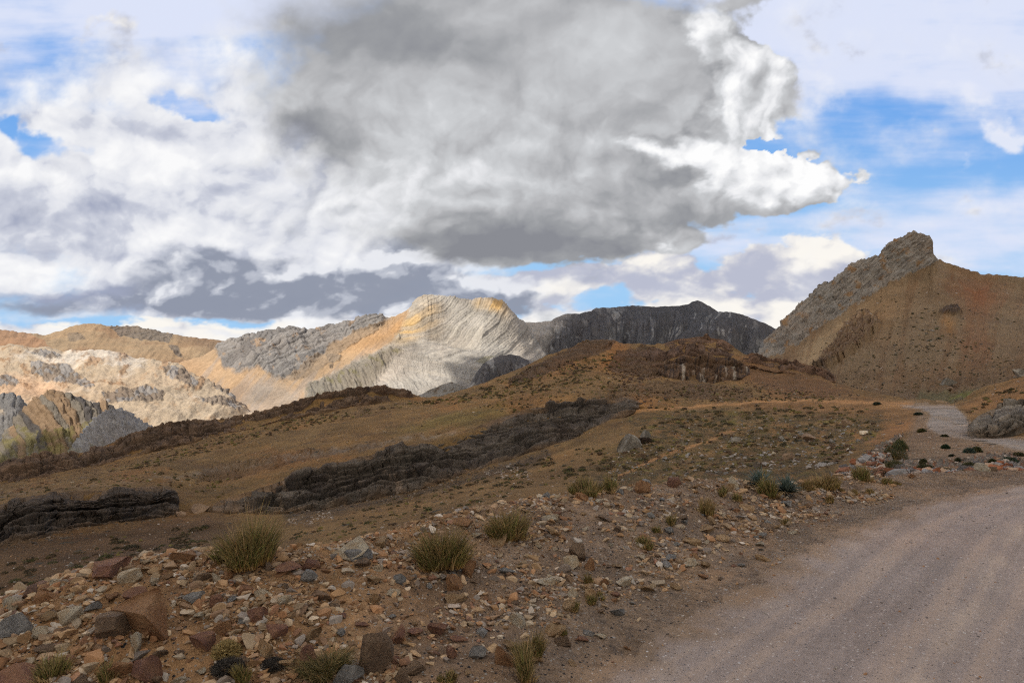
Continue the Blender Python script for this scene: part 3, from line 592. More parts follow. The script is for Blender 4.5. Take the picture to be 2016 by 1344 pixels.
M4 = sline([(-1400, 1110, 88), (-300, 1085, 86), (0, 1066, 87), (60, 1052, 90), (150, 1033, 96), (250, 1020, 101), (340, 1006, 106), (420, 1003, 107), (560, 1002, 111), (640, 995, 113), (740, 975, 115), (830, 955, 117), (900, 935, 119), (1000, 905, 121), (1080, 880, 125), (1130, 860, 129), (1200, 825, 137), (1260, 806, 142),
    (1330, 845, 104), (1400, 857, 92), (1550, 853, 80), (1700, 864, 58), (1780, 866, 50), (1830, 864, 48), (1900, 866, 47), (2016, 872, 44), (3400, 830, 46)])
M5 = sline([(-1400, 1040, 95), (-300, 1012, 94), (0, 1001, 95), (60, 986, 97), (130, 976, 100), (200, 971, 102), (330, 965, 111), (352, 980, 112), (430, 992, 113), (560, 951, 119), (640, 926, 121), (740, 896, 125), (830, 877, 128), (900, 856, 130), (1000, 822, 136), (1100, 797, 141), (1200, 787, 147), (1260, 789, 150), (1330, 800, 152), (1400, 800, 150), (1550, 797, 140),
    (1700, 800, 118), (1800, 806, 98), (1860, 806, 92), (1900, 812, 84), (1960, 820, 76), (2016, 815, 70), (3400, 700, 70)])
M6 = sline([(-1400, 990, 160), (-300, 960, 168), (0, 951, 178), (100, 936, 184), (200, 916, 190), (300, 886, 198), (400, 863, 205), (500, 839, 213), (600, 816, 222), (700, 798, 232), (760, 788, 240), (830, 787, 240), (920, 782, 220), (1000, 772, 208), (1080, 748, 215), (1170, 733, 240), (1250, 743, 236), (1320, 748, 236), (1400, 756, 232), (1460, 750, 238), (1550, 757, 228), (1640, 768, 212),
    (1700, 780, 190), (1790, 791, 165), (1850, 797, 118), (1880, 799, 112), (1950, 792, 104), (2016, 780, 98), (3400, 640, 100)])
SKYL = [(-1400, 960, 178), (-300, 930, 182), (0, 915, 192), (40, 905, 194), (90, 897, 196), (170, 893, 200), (230, 872, 204), (290, 846, 210), (340, 836, 213), (380, 831, 217), (430, 828, 220), (480, 823, 225), (520, 812, 228), (560, 801, 230), (600, 786, 233), (660, 773, 240), (720, 764, 246), (760, 762, 250), (800, 770, 254), (830, 780, 258), (870, 783, 262), (915, 769, 268),
    (1000, 736, 286), (1040, 718, 292), (1080, 700, 300), (1130, 682, 308), (1150, 672, 312), (1175, 667, 316), (1200, 668, 316), (1225, 677, 312), (1290, 680, 305), (1320, 676, 302), (1370, 671, 300), (1420, 674, 298), (1440, 685, 296), (1460, 697, 292), (1520, 712, 284), (1560, 722, 275), (1600, 736, 266), (1640, 752, 255), (1700, 772, 235), (1790, 787, 210), (1840, 794, 160), (1870, 797, 130), (1900, 789, 132), (1950, 764, 134), (2016, 742, 136), (2200, 680, 140), (3400, 500, 150)]
M7 = sline(SKYL, w=9, jag=2.2, sd=301, jl=16)
B1 = (M7[0] + 22, M7[1] - 5.5 - 0.02 * M7[0]); B2 = (M7[0] + 75, M7[1] - 32)
MP = loft(MID_COLS, [M0, M1, M2, M3, M4, M5, M6, M7, B1, B2], [12, 16, 46, 50, 50, 70, 60, 8, 8])
MXY = pix(MP)
def mid_relief():
    X, Y = MXY; P = MP; n = normals(P); x, y = P[..., 0], P[..., 1]
    far = sst(y, 20, 120)
    d = fbm2(x / 26., y / 26., 5, .5, 310) * 1.3 * far + fbm2(x / 4.5, y / 4.5, 5, .55, 311) * (.16 + .22 * far)
    rill = ridged2(X / 30. + Y / 60., Y / 90., 3, .5, 312) * .5 * (Y < 800) * (X > 850) * (X < 1700)
    rub = pm(X, Y, [(1635, 945), (1700, 905), (1740, 880), (1780, 850), (1765, 885), (1750, 915), (1850, 920), (1980, 900), (2016, 915), (2016, 945), (1635, 960)], 6, 14, 313)
    w = worley2(x * 1.6, y * 1.6, 314)
    d = d + rill + rub * ((w[1] - w[0]) * .35 + w[2] * .15)
    step = blobsum(X, Y, [(1250, 700, 90, 60, 1.0)])
    bed = pm(X, Y, [(1000, 748), (1060, 715), (1140, 678), (1170, 662), (1215, 668), (1200, 690), (1130, 715), (1060, 742), (1000, 760)], 8, 26, 315) + pm(X, Y, [(1215, 690), (1290, 680), (1330, 720), (1300, 745), (1240, 738), (1195, 725)], 8, 22, 316) \
        + pm(X, Y, [(400, 925), (440, 912), (620, 885), (720, 872), (760, 880), (600, 905), (470, 940), (380, 950)], 6, 30, 317) * .5 + pm(X, Y, [(1195, 760), (1300, 752), (1480, 765), (1480, 790), (1300, 785), (1200, 790)], 9, 22, 318) * .6
    bed = np.clip(bed, 0, 1)
    d = d + bed * strata(x * .25, (Y + .2 * X + fbm2(X / 30., Y / 20., 3) * 9) / 5.5, 319, .8) * .55
    smooth = 1 - np.clip(pm(X, Y, LROAD, 2, 40, 320, soft=3) + .9 * np.clip(stroke(X, Y, TRACK, 2.5), 0, 1), 0, 1)
    return P + n * (d * smooth)[..., None], rub, bed
LROAD = [(1768, 797), (1800, 797.5), (1838, 798), (1878, 799), (1890, 808), (1902, 822), (1908, 834), (1904, 845), (1922, 851), (1960, 858), (2016, 868), (2300, 900), (3400, 1000), (3400, 1020), (2300, 930), (2016, 886), (1975, 877), (1925, 868), (1885, 861), (1850, 853), (1830, 844), (1824, 834), (1834, 821), (1830, 811), (1812, 805), (1790, 801)]
TRACK = [(1170, 826), (1230, 808), (1340, 801), (1480, 793), (1600, 789), (1800, 796)]
MP, RUB, BED = mid_relief()
def mid_colour():
    X, Y = MXY; P = MP
    c = np.zeros(P.shape) + A(130, 104, 66)
    L = lambda m, col: None
    big = fbm2(X / 160., Y / 40., 5, .55, 330); fine = fbm2(X / 26., Y / 9., 5, .6, 331)
    c = mixc(c, A(112, 88, 60), sst(big + fine * .5, 0.0, .5) * .8)
    c = mixc(c, A(144, 106, 64), sst(-big + fine * .6, 0.08, .5) * .75)
    c = mixc(c, A(100, 78, 56), pm(X, Y, [(-400, 1075), (0, 1060), (360, 1010), (420, 1000), (480, 1040), (400, 1120), (0, 1230), (-400, 1300)], 20, 60, 332, soft=16) * .85)
    c = mixc(c, A(140, 112, 74), pm(X, Y, [(640, 1010), (760, 985), (960, 935), (1100, 900), (1250, 880), (1180, 960), (900, 1010), (700, 1060), (600, 1060)], 18, 50, 333, soft=14) * .7)
    c = mixc(c, A(154, 108, 62), np.clip(blobsum(X, Y, [(1215, 690, 34, 50, 1.0, 25), (1200, 715, 60, 24, .9, -25), (1120, 720, 110, 26, .5, -25), (1270, 790, 60, 22, .8), (520, 925, 160, 22, .6, -12), (1000, 800, 200, 26, .4, -10)]), 0, 1) * .8)
    # rust brown apron of the outcrop hill, orange saddle
    c = mixc(c, A(114, 84, 58), pm(X, Y, [(1440, 700), (1560, 725), (1700, 775), (1640, 785), (1560, 782), (1500, 770), (1470, 750)], 12, 22, 334, soft=9) * .75)
    c = mixc(c, A(142, 108, 70), pm(X, Y, [(1480, 792), (1700, 786), (1800, 800), (1812, 830), (1780, 860), (1700, 880), (1720, 850), (1740, 820), (1560, 812), (1440, 806)], 8, 26, 335, soft=5) * .85)
    c = mixc(c, A(152, 112, 74), pm(X, Y, [(1700, 868), (1722, 848), (1768, 836), (1790, 826), (1800, 832), (1770, 852), (1740, 866), (1718, 878)], 4, 16, 336, soft=3) * .7)
    c = mixc(c, A(142, 108, 70), pm(X, Y, [(1890, 800), (1960, 768), (2016, 748), (2300, 660), (3400, 500), (3400, 700), (2016, 800), (1950, 806), (1915, 820)], 5, 22, 337, soft=4) * .9)
    # bog grass in the bowl
    bowl = pm(X, Y, [(1130, 960), (1180, 905), (1240, 880), (1260, 850), (1220, 815), (1330, 805), (1480, 808), (1640, 815), (1740, 822), (1745, 845), (1690, 880), (1640, 905), (1640, 960)], 16, 40, 338, soft=10)
    bsh = sst(fbm2(X / 22., Y / 7., 5, .65, 339), -.22, .12)
    c = mixc(c, A(92, 78, 48), bowl * bsh * .9); c = mixc(c, A(120, 108, 52), bowl * sst(fbm2(X / 34., Y / 9., 5, .6, 340), .12, .4) * .7)
    c = mixc(c, A(84, 74, 62), bowl * sst(fbm2(X / 60., Y / 14., 4, .6, 341), .15, .4) * .6)
    c = mixc(c, A(116, 102, 56), pm(X, Y, [(830, 835), (860, 820), (960, 805), (1010, 800), (980, 818), (900, 838), (800, 850), (750, 850)], 8, 26, 342, soft=6) * .75)
    c = mixc(c, A(122, 104, 62), pm(X, Y, [(1640, 945), (1700, 905), (1780, 858), (1800, 852), (1765, 890), (1700, 930)], 8, 20, 343, soft=6) * .6)
    # grey grit streaks and trodden tracks
    c = mixc(c, A(150, 138, 122), np.clip(stroke(X, Y, [(320, 948), (400, 928), (520, 908), (600, 893), (760, 868), (900, 855)], 5, 4, 9) * .6 + stroke(X, Y, [(560, 905), (640, 890), (760, 876)], 6, 4, 10) * .5 + stroke(X, Y, [(0, 975), (200, 955), (330, 940)], 4, 6, 11) * .3, 0, 1) * sst(fbm2(X / 18., Y / 5., 4, .6, 344), -.3, .3))
    c = mixc(c, A(186, 140, 92), np.clip(stroke(X, Y, TRACK, 2.6, 2) * .8 + stroke(X, Y, [(1215, 936), (1260, 915), (1300, 898), (1360, 880), (1400, 866), (1450, 848)], 3.0, 3) * .8, 0, 1))
    # made ground under the lower road, the road itself
    c = mixc(c, A(138, 116, 94), pm(X, Y, [(1755, 935), (1765, 890), (1790, 850), (1812, 800), (1840, 830), (2016, 870), (3400, 960), (3400, 1100), (2016, 960), (1850, 945)], 7, 26, 345, soft=7) * .85)
    road = pm(X, Y, LROAD, 2, 30, 320)
    lr = pm(X, Y, LROAD, 3, 30, 320, soft=2); c = mixc(c, A(166, 142, 114), pm(X, Y, LROAD, 3, 30, 320, soft=7) * .8); c = mixc(c, A(160, 149, 139), lr); c = mixc(c, A(170, 148, 122), lr * sst(fbm2((X + Y * 1.5) / 60., (Y - X * .1) / 9., 4, .5, 346), .0, .4) * .5)
    c = mixc(c, A(128, 122, 114), RUB * .8); c = mixc(c, A(150, 100, 70), RUB * sst(fbm2(X / 9., Y / 6., 4, .6, 347), .1, .3) * .8)
    c = mixc(c, A(86, 68, 54), BED * .75)
    c = mixc(c, A(84, 70, 56), pm(X, Y, [(560, 1010), (740, 980), (900, 942), (1100, 885), (1060, 915), (900, 955), (700, 1005), (560, 1030)], 9, 20, 348, soft=5) * .8)
    return c, road
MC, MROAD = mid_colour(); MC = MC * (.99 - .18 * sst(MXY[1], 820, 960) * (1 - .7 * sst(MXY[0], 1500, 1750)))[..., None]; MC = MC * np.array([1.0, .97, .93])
fm = MROAD[:-1, :-1] * MROAD[1:, 1:] > .5
fm[:, :] &= (MXY[0][:-1, :-1] > 1700)
mr = fm & (np.arange(MP.shape[0] - 1)[:, None] < 330)
tag(grid_mesh("hillside", MP, MC, M_mid, facemask=~mr), kind='structure')
tag(grid_mesh("road", MP, MC, M_mid, facemask=mr), kind='structure')

def make_lookup(P):
    """first surface point seen on a heading at a given height -> world position"""
    X, Y = pix(P); colx = X.mean(0)
    def at(px, row):
        j = int(np.clip(np.searchsorted(colx, px), 1, len(colx) - 1)); j = j if abs(colx[j] - px) < abs(colx[j - 1] - px) else j - 1
        y = Y[:, j]; k = np.nonzero(y <= row)[0]
        if len(k) == 0: return P[int(np.argmin(y)), j]
        k = k[0]
        if k == 0: return P[0, j]
        t = (y[k - 1] - row) / max(y[k - 1] - y[k], 1e-6); return P[k - 1, j] * (1 - t) + P[k, j] * t
    return at
mid_at = make_lookup(MP)

# ------------------------------------------------------------------ layered ledges of dark rock
def beds_relief(s, q, seed, block):
    """bedded rock face: beds of unequal thickness standing proud or undercut, with sparse cracks; about -1..1"""
    qq = q + .55 * np.sin(q * 1.7 + seed) + fbm2(s / 18., q * .25, 3, .5, seed + 2) * .8
    Lr = np.floor(qq); f = qq - Lr; g = rnd01(Lr, None, seed)
    off = (g - .5) * 1.5 + fbm2(s / 7., Lr * 5.1, 4, .55, seed + 3) * 1.1
    e = np.minimum(f, 1 - f); groove = -np.exp(-(e / .16) ** 2) * (.35 + 1.3 * rnd01(Lr, None, seed + 4)) ; rnd = np.sqrt(np.clip(4 * f * (1 - f), 0, 1)) * .15
    w = worley2(s * block * .55 + fbm2(s / 2., q, 3, .5, seed + 5) * .5, qq * .6, seed + 6)
    ck = -np.exp(-((w[1] - w[0]) / .07) ** 2) * .55 * (fbm2(s / 11., q * .4, 3, .5, seed + 7) > -.12) + (w[2] - .5) * .55
    return off + groove + rnd + ck
def ledge(top, base, colours, label, seed, beds=6.0, relief=.55, over=.5, tilt=0.0, white=0.0, step=1.5, thick=5.0, group=None, block=.5, run=1.6):
    x0 = max(top[0][0], base[0][0]); x1 = min(top[-1][0], base[-1][0])
    cols = np.arange(x0, x1 + .1, step)
    sm = lambda a: np.convolve(np.pad(a, 6, mode='edge'), np.hanning(13) / np.hanning(13).sum(), mode='valid')
    t = line(cols, top, jag=5.0, sd=seed, jl=34); b = line(cols, base, jag=7.0, sd=seed + 1, jl=26); t = (sm(t[0]), sm(t[1]) * .6 + t[1] * .4); b = (sm(b[0]), sm(b[1]))
    h = np.maximum(t[1] - b[1], .05); taper = np.clip(np.minimum(cols - x0, x1 - cols) / 22., .03, 1) ** .7
    lobes = fbm2(cols / 60., cols * 0 + 2, 5, .55, seed + 4) * 2.6 * taper
    f = lambda hh, out: (b[0] + (t[0] - b[0]) * hh - (out + lobes * (.6 + .4 * hh)) * taper, b[1] + (t[1] - b[1]) * hh)
    sk = sst(fbm2(cols / 50., cols * 0 + 9, 3, .5, seed + 12), -.2, .3)
    base_u = (b[0] - run * taper, b[1] - .9)
    lines = [base_u, f(0.0, run * .7), f(.35, .4 + run * .35 * sk), f(.7, .8 + over * .6 * (1 - sk)), f(1.0, .4 + over * (1 - sk)), (t[0] + thick * .4 * taper, t[1] + .10 * taper), (t[0] + thick, t[1] - 1.2)]
    P = loft(cols, lines, [6, 30, 30, 30, 16, 8]); n = normals(P)
    s = np.broadcast_to(cols[None] / FOC * b[0].mean(), P.shape[:2]); z = (P[..., 2] - b[1][None]) / np.maximum(np.quantile(h, .8), .5)
    ztop = (P[..., 2] - t[1][None]) / np.maximum(np.quantile(h, .8), .5) ; zz = ztop * .65 + z * .35
    q = zz * beds + fbm2(s / 16., z * .8, 4, .5, seed + 2) * 1.5 + tilt * s
    w = fbm3(P[..., 0] * .7, P[..., 1] * .7, P[..., 2] * .7, 5, .6, seed + 6)
    r = beds_relief(s, q, seed, block) * 1.3 + w * .45
    talus = 1 - sst(z + fbm2(s / 5., z, 4, .6, seed + 14) * .25, -.06, .14)
    fade = np.ones(P.shape[0]); fade[-9:] = 0; fade[-24:-9] = np.linspace(1, .25, 15)
    P = P + n * (r * relief * 1.5 * (1 - .8 * talus) * fade[:, None] * np.broadcast_to(taper[None], r.shape))[..., None]
    c = np.zeros(P.shape) + A(*colours[0]); c = mixc(c, A(*colours[1]), sst(fbm2(s / 5., z * 3, 5, .6, seed + 8), .0, .4) * .8)
    c = mixc(c, A(*colours[1]), (rnd01(np.floor(q), None, seed + 9) > .6) * .4)
    c = mixc(c, A(*colours[0]) * 1.35, sst(fbm2(s / 2., z * 5, 5, .65, seed + 13), .1, .4) * .5)
    soil = np.broadcast_to(sst(np.linspace(0, 1, P.shape[0]), .74, .86)[:, None], r.shape) * sst(fbm2(s / 4., P[..., 1] / 2., 4, .6, seed + 15), -.5, .1)
    c = mixc(c, A(*colours[2]), np.clip(soil * .9 + talus * .75, 0, 1))
    if white:
        wm = sst(fbm2(s / (1.6 if white < .9 else 2.4), z * (1.2 if white < .9 else .7), 4, .6, seed + 10), .30 - white * .25, .55 - white * .2) * (z > 0.0) * (z < .62)
        c = mixc(c, A(176, 164, 146), wm * .8) if white > .5 else mixc(c, A(150, 132, 112), wm * .7)
        c = mixc(c, A(58, 50, 46), sst(fbm2(s / .9, z * .5, 4, .6, seed + 11), .1, .3) * (white > .5) * .7)
    o = grid_mesh("rock_ledge", P, c, M_ledge); tag(o, label, 'rock ledge', group)
    return o
DK = [(98, 89, 78), (70, 62, 56), (122, 98, 72)]
ledge([(-420, 1010, 92), (-200, 1010, 92), (0, 1002, 92), (30, 990, 93), (60, 986, 94), (95, 978, 96), (130, 975, 98), (165, 972, 99), (200, 974, 100), (240, 966, 103), (290, 964, 106), (330, 962, 109), (345, 968, 110), (353, 980, 110)],
    [(-420, 1100, 85), (-200, 1085, 85), (0, 1068, 86), (60, 1052, 88), (100, 1040, 91), (150, 1034, 94), (250, 1021, 99), (340, 1007, 105), (353, 1000, 107)], [(88, 79, 70), (62, 56, 51), (110, 90, 68)], 'dark layered rock ledge at the far left edge, lowest of the ledges', 401, beds=7, relief=.62, over=.9)
ledge([(418, 998, 108), (450, 985, 111), (500, 970, 114), (560, 951, 117), (600, 938, 118), (640, 927, 119), (700, 907, 121), (740, 896, 123), (800, 881, 125), (832, 876, 126), (852, 884, 126), (870, 905, 124), (885, 925, 121)],
    [(418, 1004, 106), (560, 1004, 109), (640, 997, 111), (740, 978, 113), (830, 957, 115), (885, 941, 117)], DK, 'long dark layered cliff with pale stained patches along its foot', 421, beds=9, relief=.62, over=1.0, white=.35, tilt=.05)
ledge([(838, 884, 124), (860, 869, 127), (900, 855, 129), (950, 838, 131), (1000, 821, 134), (1050, 806, 136), (1100, 796, 139), (1150, 790, 142), (1200, 786, 145), (1240, 782, 148), (1258, 790, 149)],
    [(838, 955, 116), (900, 938, 117), (960, 920, 119), (1000, 907, 120), (1060, 888, 123), (1100, 874, 126), (1130, 862, 128), (1170, 845, 132), (1210, 822, 136), (1240, 808, 140), (1258, 800, 144)], DK, 'dark layered rock slab rising to the right in the middle of the valley', 441, beds=9, relief=.58, over=.7, tilt=.10)
RD = [(112, 92, 74), (84, 70, 60), (122, 98, 72)]
ledge([(-320, 930, 180), (0, 915, 190), (30, 906, 191), (60, 902, 192), (90, 896, 193), (130, 898, 195), (170, 892, 198), (230, 871, 202), (290, 845, 208), (340, 835, 211), (380, 830, 215), (430, 827, 218), (455, 824, 220)],
    [(-320, 962, 165), (0, 951, 176), (100, 935, 182), (200, 915, 188), (300, 885, 196), (400, 862, 203), (455, 850, 208)], RD, 'low reddish brown rock band forming the skyline at the left edge', 461, beds=5, relief=1.1, over=.8)
ledge([(440, 826, 220), (480, 822, 223), (520, 811, 226), (560, 800, 228), (600, 785, 231), (660, 772, 238), (720, 763, 244), (760, 761, 248), (790, 768, 250), (820, 779, 252), (834, 788, 252)],
    [(440, 853, 206), (500, 838, 211), (560, 822, 217), (600, 815, 220), (700, 797, 230), (760, 792, 238), (800, 792, 240), (834, 793, 242)], RD, 'reddish brown rock band with a rounded top below the orange scree mountain', 481, beds=5, relief=1.1, over=.8)
BR = [(114, 90, 72), (82, 67, 57), (116, 88, 64)]
ledge([(1222, 706, 292), (1240, 690, 296), (1260, 684, 298), (1290, 682, 299), (1320, 671, 299), (1345, 666, 298), (1370, 664, 297), (1400, 665, 296), (1422, 668, 296), (1440, 678, 294), (1452, 690, 292), (1470, 704, 286)],
    [(1222, 716, 262), (1250, 722, 260), (1300, 722, 262), (1340, 715, 268), (1400, 712, 272), (1440, 712, 276), (1470, 714, 278)], BR, 'domed brown layered rock cap on top of the nearest hill', 501, beds=7, relief=1.0, over=.4, tilt=.03, thick=8)
ledge([(1296, 722, 250), (1310, 712, 256), (1340, 707, 258), (1380, 704, 260), (1420, 704, 262), (1445, 706, 262), (1462, 716, 260), (1476, 726, 258)],
    [(1296, 728, 246), (1320, 742, 240), (1345, 752, 236), (1372, 757, 235), (1400, 755, 235), (1430, 752, 238), (1455, 746, 241), (1476, 734, 250)], [(104, 82, 62), (66, 58, 54), (92, 72, 56)], 'rock cliff face streaked with white below the domed brown cap', 521, beds=5, relief=1.3, over=1.6, white=.9, step=1.2)
ledge([(1462, 702, 284), (1480, 694, 286), (1500, 700, 285), (1520, 706, 283), (1545, 714, 280), (1560, 712, 278), (1585, 716, 274), (1605, 722, 270), (1625, 732, 264), (1642, 738, 258), (1645, 742, 257)],
    [(1462, 716, 268), (1500, 722, 262), (1540, 728, 258), (1570, 734, 256), (1600, 744, 252), (1630, 752, 248), (1645, 750, 250)], BR, 'brown rock rib ending in a blunt overhanging nose above the saddle', 541, beds=4, relief=1.4, over=2.0)
ledge([(1905, 838, 53), (1925, 824, 56), (1945, 814, 58), (1960, 806, 60), (1985, 797, 62), (2016, 790, 64), (2060, 786, 65), (2110, 800, 64)],
    [(1905, 846, 50.5), (1940, 850, 50), (1965, 850, 50), (1990, 841, 51.5), (2016, 833, 53), (2060, 828, 54), (2110, 822, 56)], [(150, 142, 128), (100, 90, 78), (128, 112, 92)], 'pale grey lichened rock outcrop above the lower road at the right edge', 561, beds=4, relief=.42, over=.1, white=.6, tilt=.35, block=1.3, thick=3)

# ------------------------------------------------------------------ the roadside bank and the gravel road
NC = nonu(-20, 2036, 1.8, -2600, 5200)
crest = [(-2600, 1420, -1.62), (-900, 1290, -1.55), (-200, 1225, -1.46), (0, 1197, -1.42), (60, 1168, -1.38), (120, 1145, -1.34), (180, 1122, -1.30), (260, 1112, -1.29), (350, 1100, -1.28), (430, 1103, -1.28), (560, 1098, -1.28), (640, 1083, -1.30), (700, 1072, -1.30), (790, 1050, -1.30), (880, 1024, -1.31), (950, 1003, -1.32), (1040, 990, -1.35), (1130, 978, -1.38),
    (1250, 960, -1.40), (1350, 950, -1.42), (1460, 952, -1.50), (1520, 960, -1.56), (1600, 950, -1.62), (1700, 941, -1.68), (1850, 933, -1.72), (2016, 926, -1.74), (2600, 914, -1.75), (5200, 900, -1.75)]
cp = np.array(crest); crow = np.interp(NC, cp[:, 0], cp[:, 1]); cz = np.interp(NC, cp[:, 0], cp[:, 2]); cd = -cz * FOC / (crow - HOR)
toe = np.array([(-2600, 3.0, -1.66), (0, 3.05, -1.60), (700, 3.1, -1.62), (1000, 3.15, -1.69), (1130, 3.5, -1.71), (1250, 4.1, -1.715), (1360, 4.75, -1.715), (1480, 5.7, -1.715), (1600, 6.85, -1.715), (1700, 8.1, -1.72), (1850, 9.15, -1.73), (2016, 10.1, -1.74), (2600, 10.6, -1.75), (5200, 10.9, -1.75)])
td = np.interp(NC, toe[:, 0], toe[:, 1]); tz = np.interp(NC, toe[:, 0], toe[:, 2])
td = np.minimum(td, cd - .25)
m0z = np.interp(NC, MID_COLS, M0[1])
NL = [(np.full(NC.shape, .25), np.full(NC.shape, -1.74)), (np.full(NC.shape, 1.4), tz - .03), (np.full(NC.shape, 2.7), tz - .01), (td, tz), (cd, cz), (cd + .45, cz - .10), (cd * .6 + 12.6 * .4, cz * .35 + m0z * .65 - .1), (np.full(NC.shape, 13.2), m0z - .7)]
NP = loft(NC, NL, [4, 30, 60, 260, 30, 20, 8])
NX, NY = pix(NP)
road_edge = np.array([(1.4, -.65), (3.0, -.20), (3.55, .05), (4.2, .60), (4.75, 1.15), (5.7, 1.98), (6.85, 3.1), (8.0, 4.5), (9.0, 6.15), (10.2, 9.1), (11, 12), (13, 20)])
x, y = NP[..., 0], NP[..., 1]
U = x - np.interp(y, road_edge[:, 0], road_edge[:, 1])            # metres onto the road
bank = 1 - sst(U, -.9, -.25)
def near_relief():
    n = fbm2(x / 1.1, y / 1.1, 4, .5, 601) * .055 + fbm2(x / .28, y / .28, 4, .55, 602) * .026 + fbm2(x / .07, y / .07, 4, .6, 603) * .012
    w = worley2(x / .05, y / .05, 604); w2 = worley2(x / .022, y / .022, 605)
    pb = (np.clip(.55 - w[0], 0, 1) * .016 * (w[2] > .45)) + np.clip(.5 - w2[0], 0, 1) * .007
    r = fbm2(x / 2.2, y / 2.2, 3, .5, 606) * .015 + fbm2(x / .05, y / .05, 4, .6, 607) * .003 + np.clip(.45 - w2[0], 0, 1) * .005 * (w2[2] > .6)
    Ub = U + fbm2(y / 3., x * 0, 3, .5, 608) * .12
    rut = -np.exp(-((Ub - 1.1) / .28) ** 2) * .022 - np.exp(-((Ub - 2.9) / .3) ** 2) * .02 + np.exp(-((Ub - 2.0) / .4) ** 2) * .012
    return n * bank * np.clip((y - 1) / 2, 0, 1) + pb * np.clip(bank + .35 * (U < .3), 0, 1) + (r + rut) * (1 - bank)
NP[..., 2] += near_relief()
def near_colour():
    c = np.zeros(NP.shape) + A(132, 112, 92)                                  # grey-brown grit of the shoulder
    warm = 1 - sst(NX + fbm2(NX / 120., NY / 60., 4, .5, 611) * 260 + (NY - 1200) * .5, 560, 1050)
    c = mixc(c, A(146, 114, 80), warm * bank)
    c = mixc(c, A(116, 100, 86), bank * (1 - warm) * sst(fbm2(x / .6, y / .6, 4, .55, 612), -.1, .3) * .7)
    c = mixc(c, A(92, 76, 62), bank * sst(fbm2(x / .35, y / .35, 5, .6, 613), .05, .35) * .5)
    c = mixc(c, A(150, 120, 90), sst(fbm2(x / .9, y / .9, 4, .5, 614), .1, .4) * .5)
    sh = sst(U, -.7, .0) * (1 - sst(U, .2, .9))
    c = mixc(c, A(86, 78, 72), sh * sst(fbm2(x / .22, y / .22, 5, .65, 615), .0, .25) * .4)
    c = mixc(c, A(152, 128, 106), sst(U, .0, .6) * (1 - sst(U, .7, 1.4)) * sst(fbm2(x / .5, y / .5, 4, .6, 616), -.2, .3) * .8)
    rd = sst(U + fbm2(x / .4, y / .4, 5, .6, 617) * .45, .30, .75)
    rc = np.zeros(NP.shape) + A(147, 133, 124)
    Ub = U + fbm2(y / 3., x * 0, 3, .5, 608) * .12
    tr = fbm2(Ub / .22, y / 9., 5, .62, 618)
    rc = mixc(rc, A(166, 146, 129), sst(tr, .02, .30) * .6); rc = mixc(rc, A(126, 114, 106), sst(-tr, .02, .32) * .5); rc = mixc(rc, A(178, 160, 142), np.clip(np.exp(-((Ub - 2.05) / .13) ** 2) + np.exp(-((Ub - .62) / .12) ** 2) * .6 + np.exp(-((Ub - 3.5) / .12) ** 2) * .7, 0, 1) * sst(fbm2(x / .4, y / .8, 4, .6, 621), -.3, .3) * .6)
    c = c + (rc - c) * rd[..., None]
    return c
NCOL = near_colour() * 1.22
rdm = (U[:-1, :-1] + fbm2(x[:-1, :-1] / .3, y[:-1, :-1] / .3, 4, .6, 619) * .25 > .30) & (y[:-1, :-1] < cd[None, :-1] + .1)
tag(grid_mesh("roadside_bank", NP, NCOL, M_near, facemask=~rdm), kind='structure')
tag(grid_mesh("road", NP, NCOL, M_road, facemask=rdm), kind='structure')
near_at_row = make_lookup(NP[30:])
def near_z(xx, yy):
    px = CX + FOC * xx / yy; j = np.clip(np.searchsorted(NC, px), 1, len(NC) - 1)
    out = np.empty(len(xx))
    for i in range(len(xx)): out[i] = np.interp(yy[i], NP[:, j[i], 1], NP[:, j[i], 2])
    return out
def build_rest_of_land():
    # the road bench behind the viewer and the valley floor below everything, out to the horizon
    gx = np.linspace(-70, 70, 160); gy = np.linspace(.3, -90, 120); X, Y = np.meshgrid(gx, gy)
    Z = -1.78 + fbm2(X / 6., Y / 6., 4) * .06 - np.clip(-X - 3.5 + .1 * Y, 0, 60) * .42 + np.clip(X - 12, 0, 60) * .3
    tag(grid_mesh("ground", np.stack([X, Y, Z], -1), np.zeros(X.shape + (3,)) + A(128, 106, 88), M_near), kind='structure')
    r = np.concatenate([[0], np.geomspace(60, 24000, 60)]); a = np.linspace(0, 2 * math.pi, 181); Rr, Aa = np.meshgrid(r, a, indexing='ij')
    Z = -260 + fbm2(Rr * np.cos(Aa) / 900., Rr * np.sin(Aa) / 900., 5) * 60 + (Rr > 4000) * 60
    tag(grid_mesh("valley_floor", np.stack([Rr * np.cos(Aa), Rr * np.sin(Aa), Z], -1)[:, ::-1], np.zeros(Z.shape + (3,)) + A(160, 138, 110), M_far), kind='structure')
build_rest_of_land()

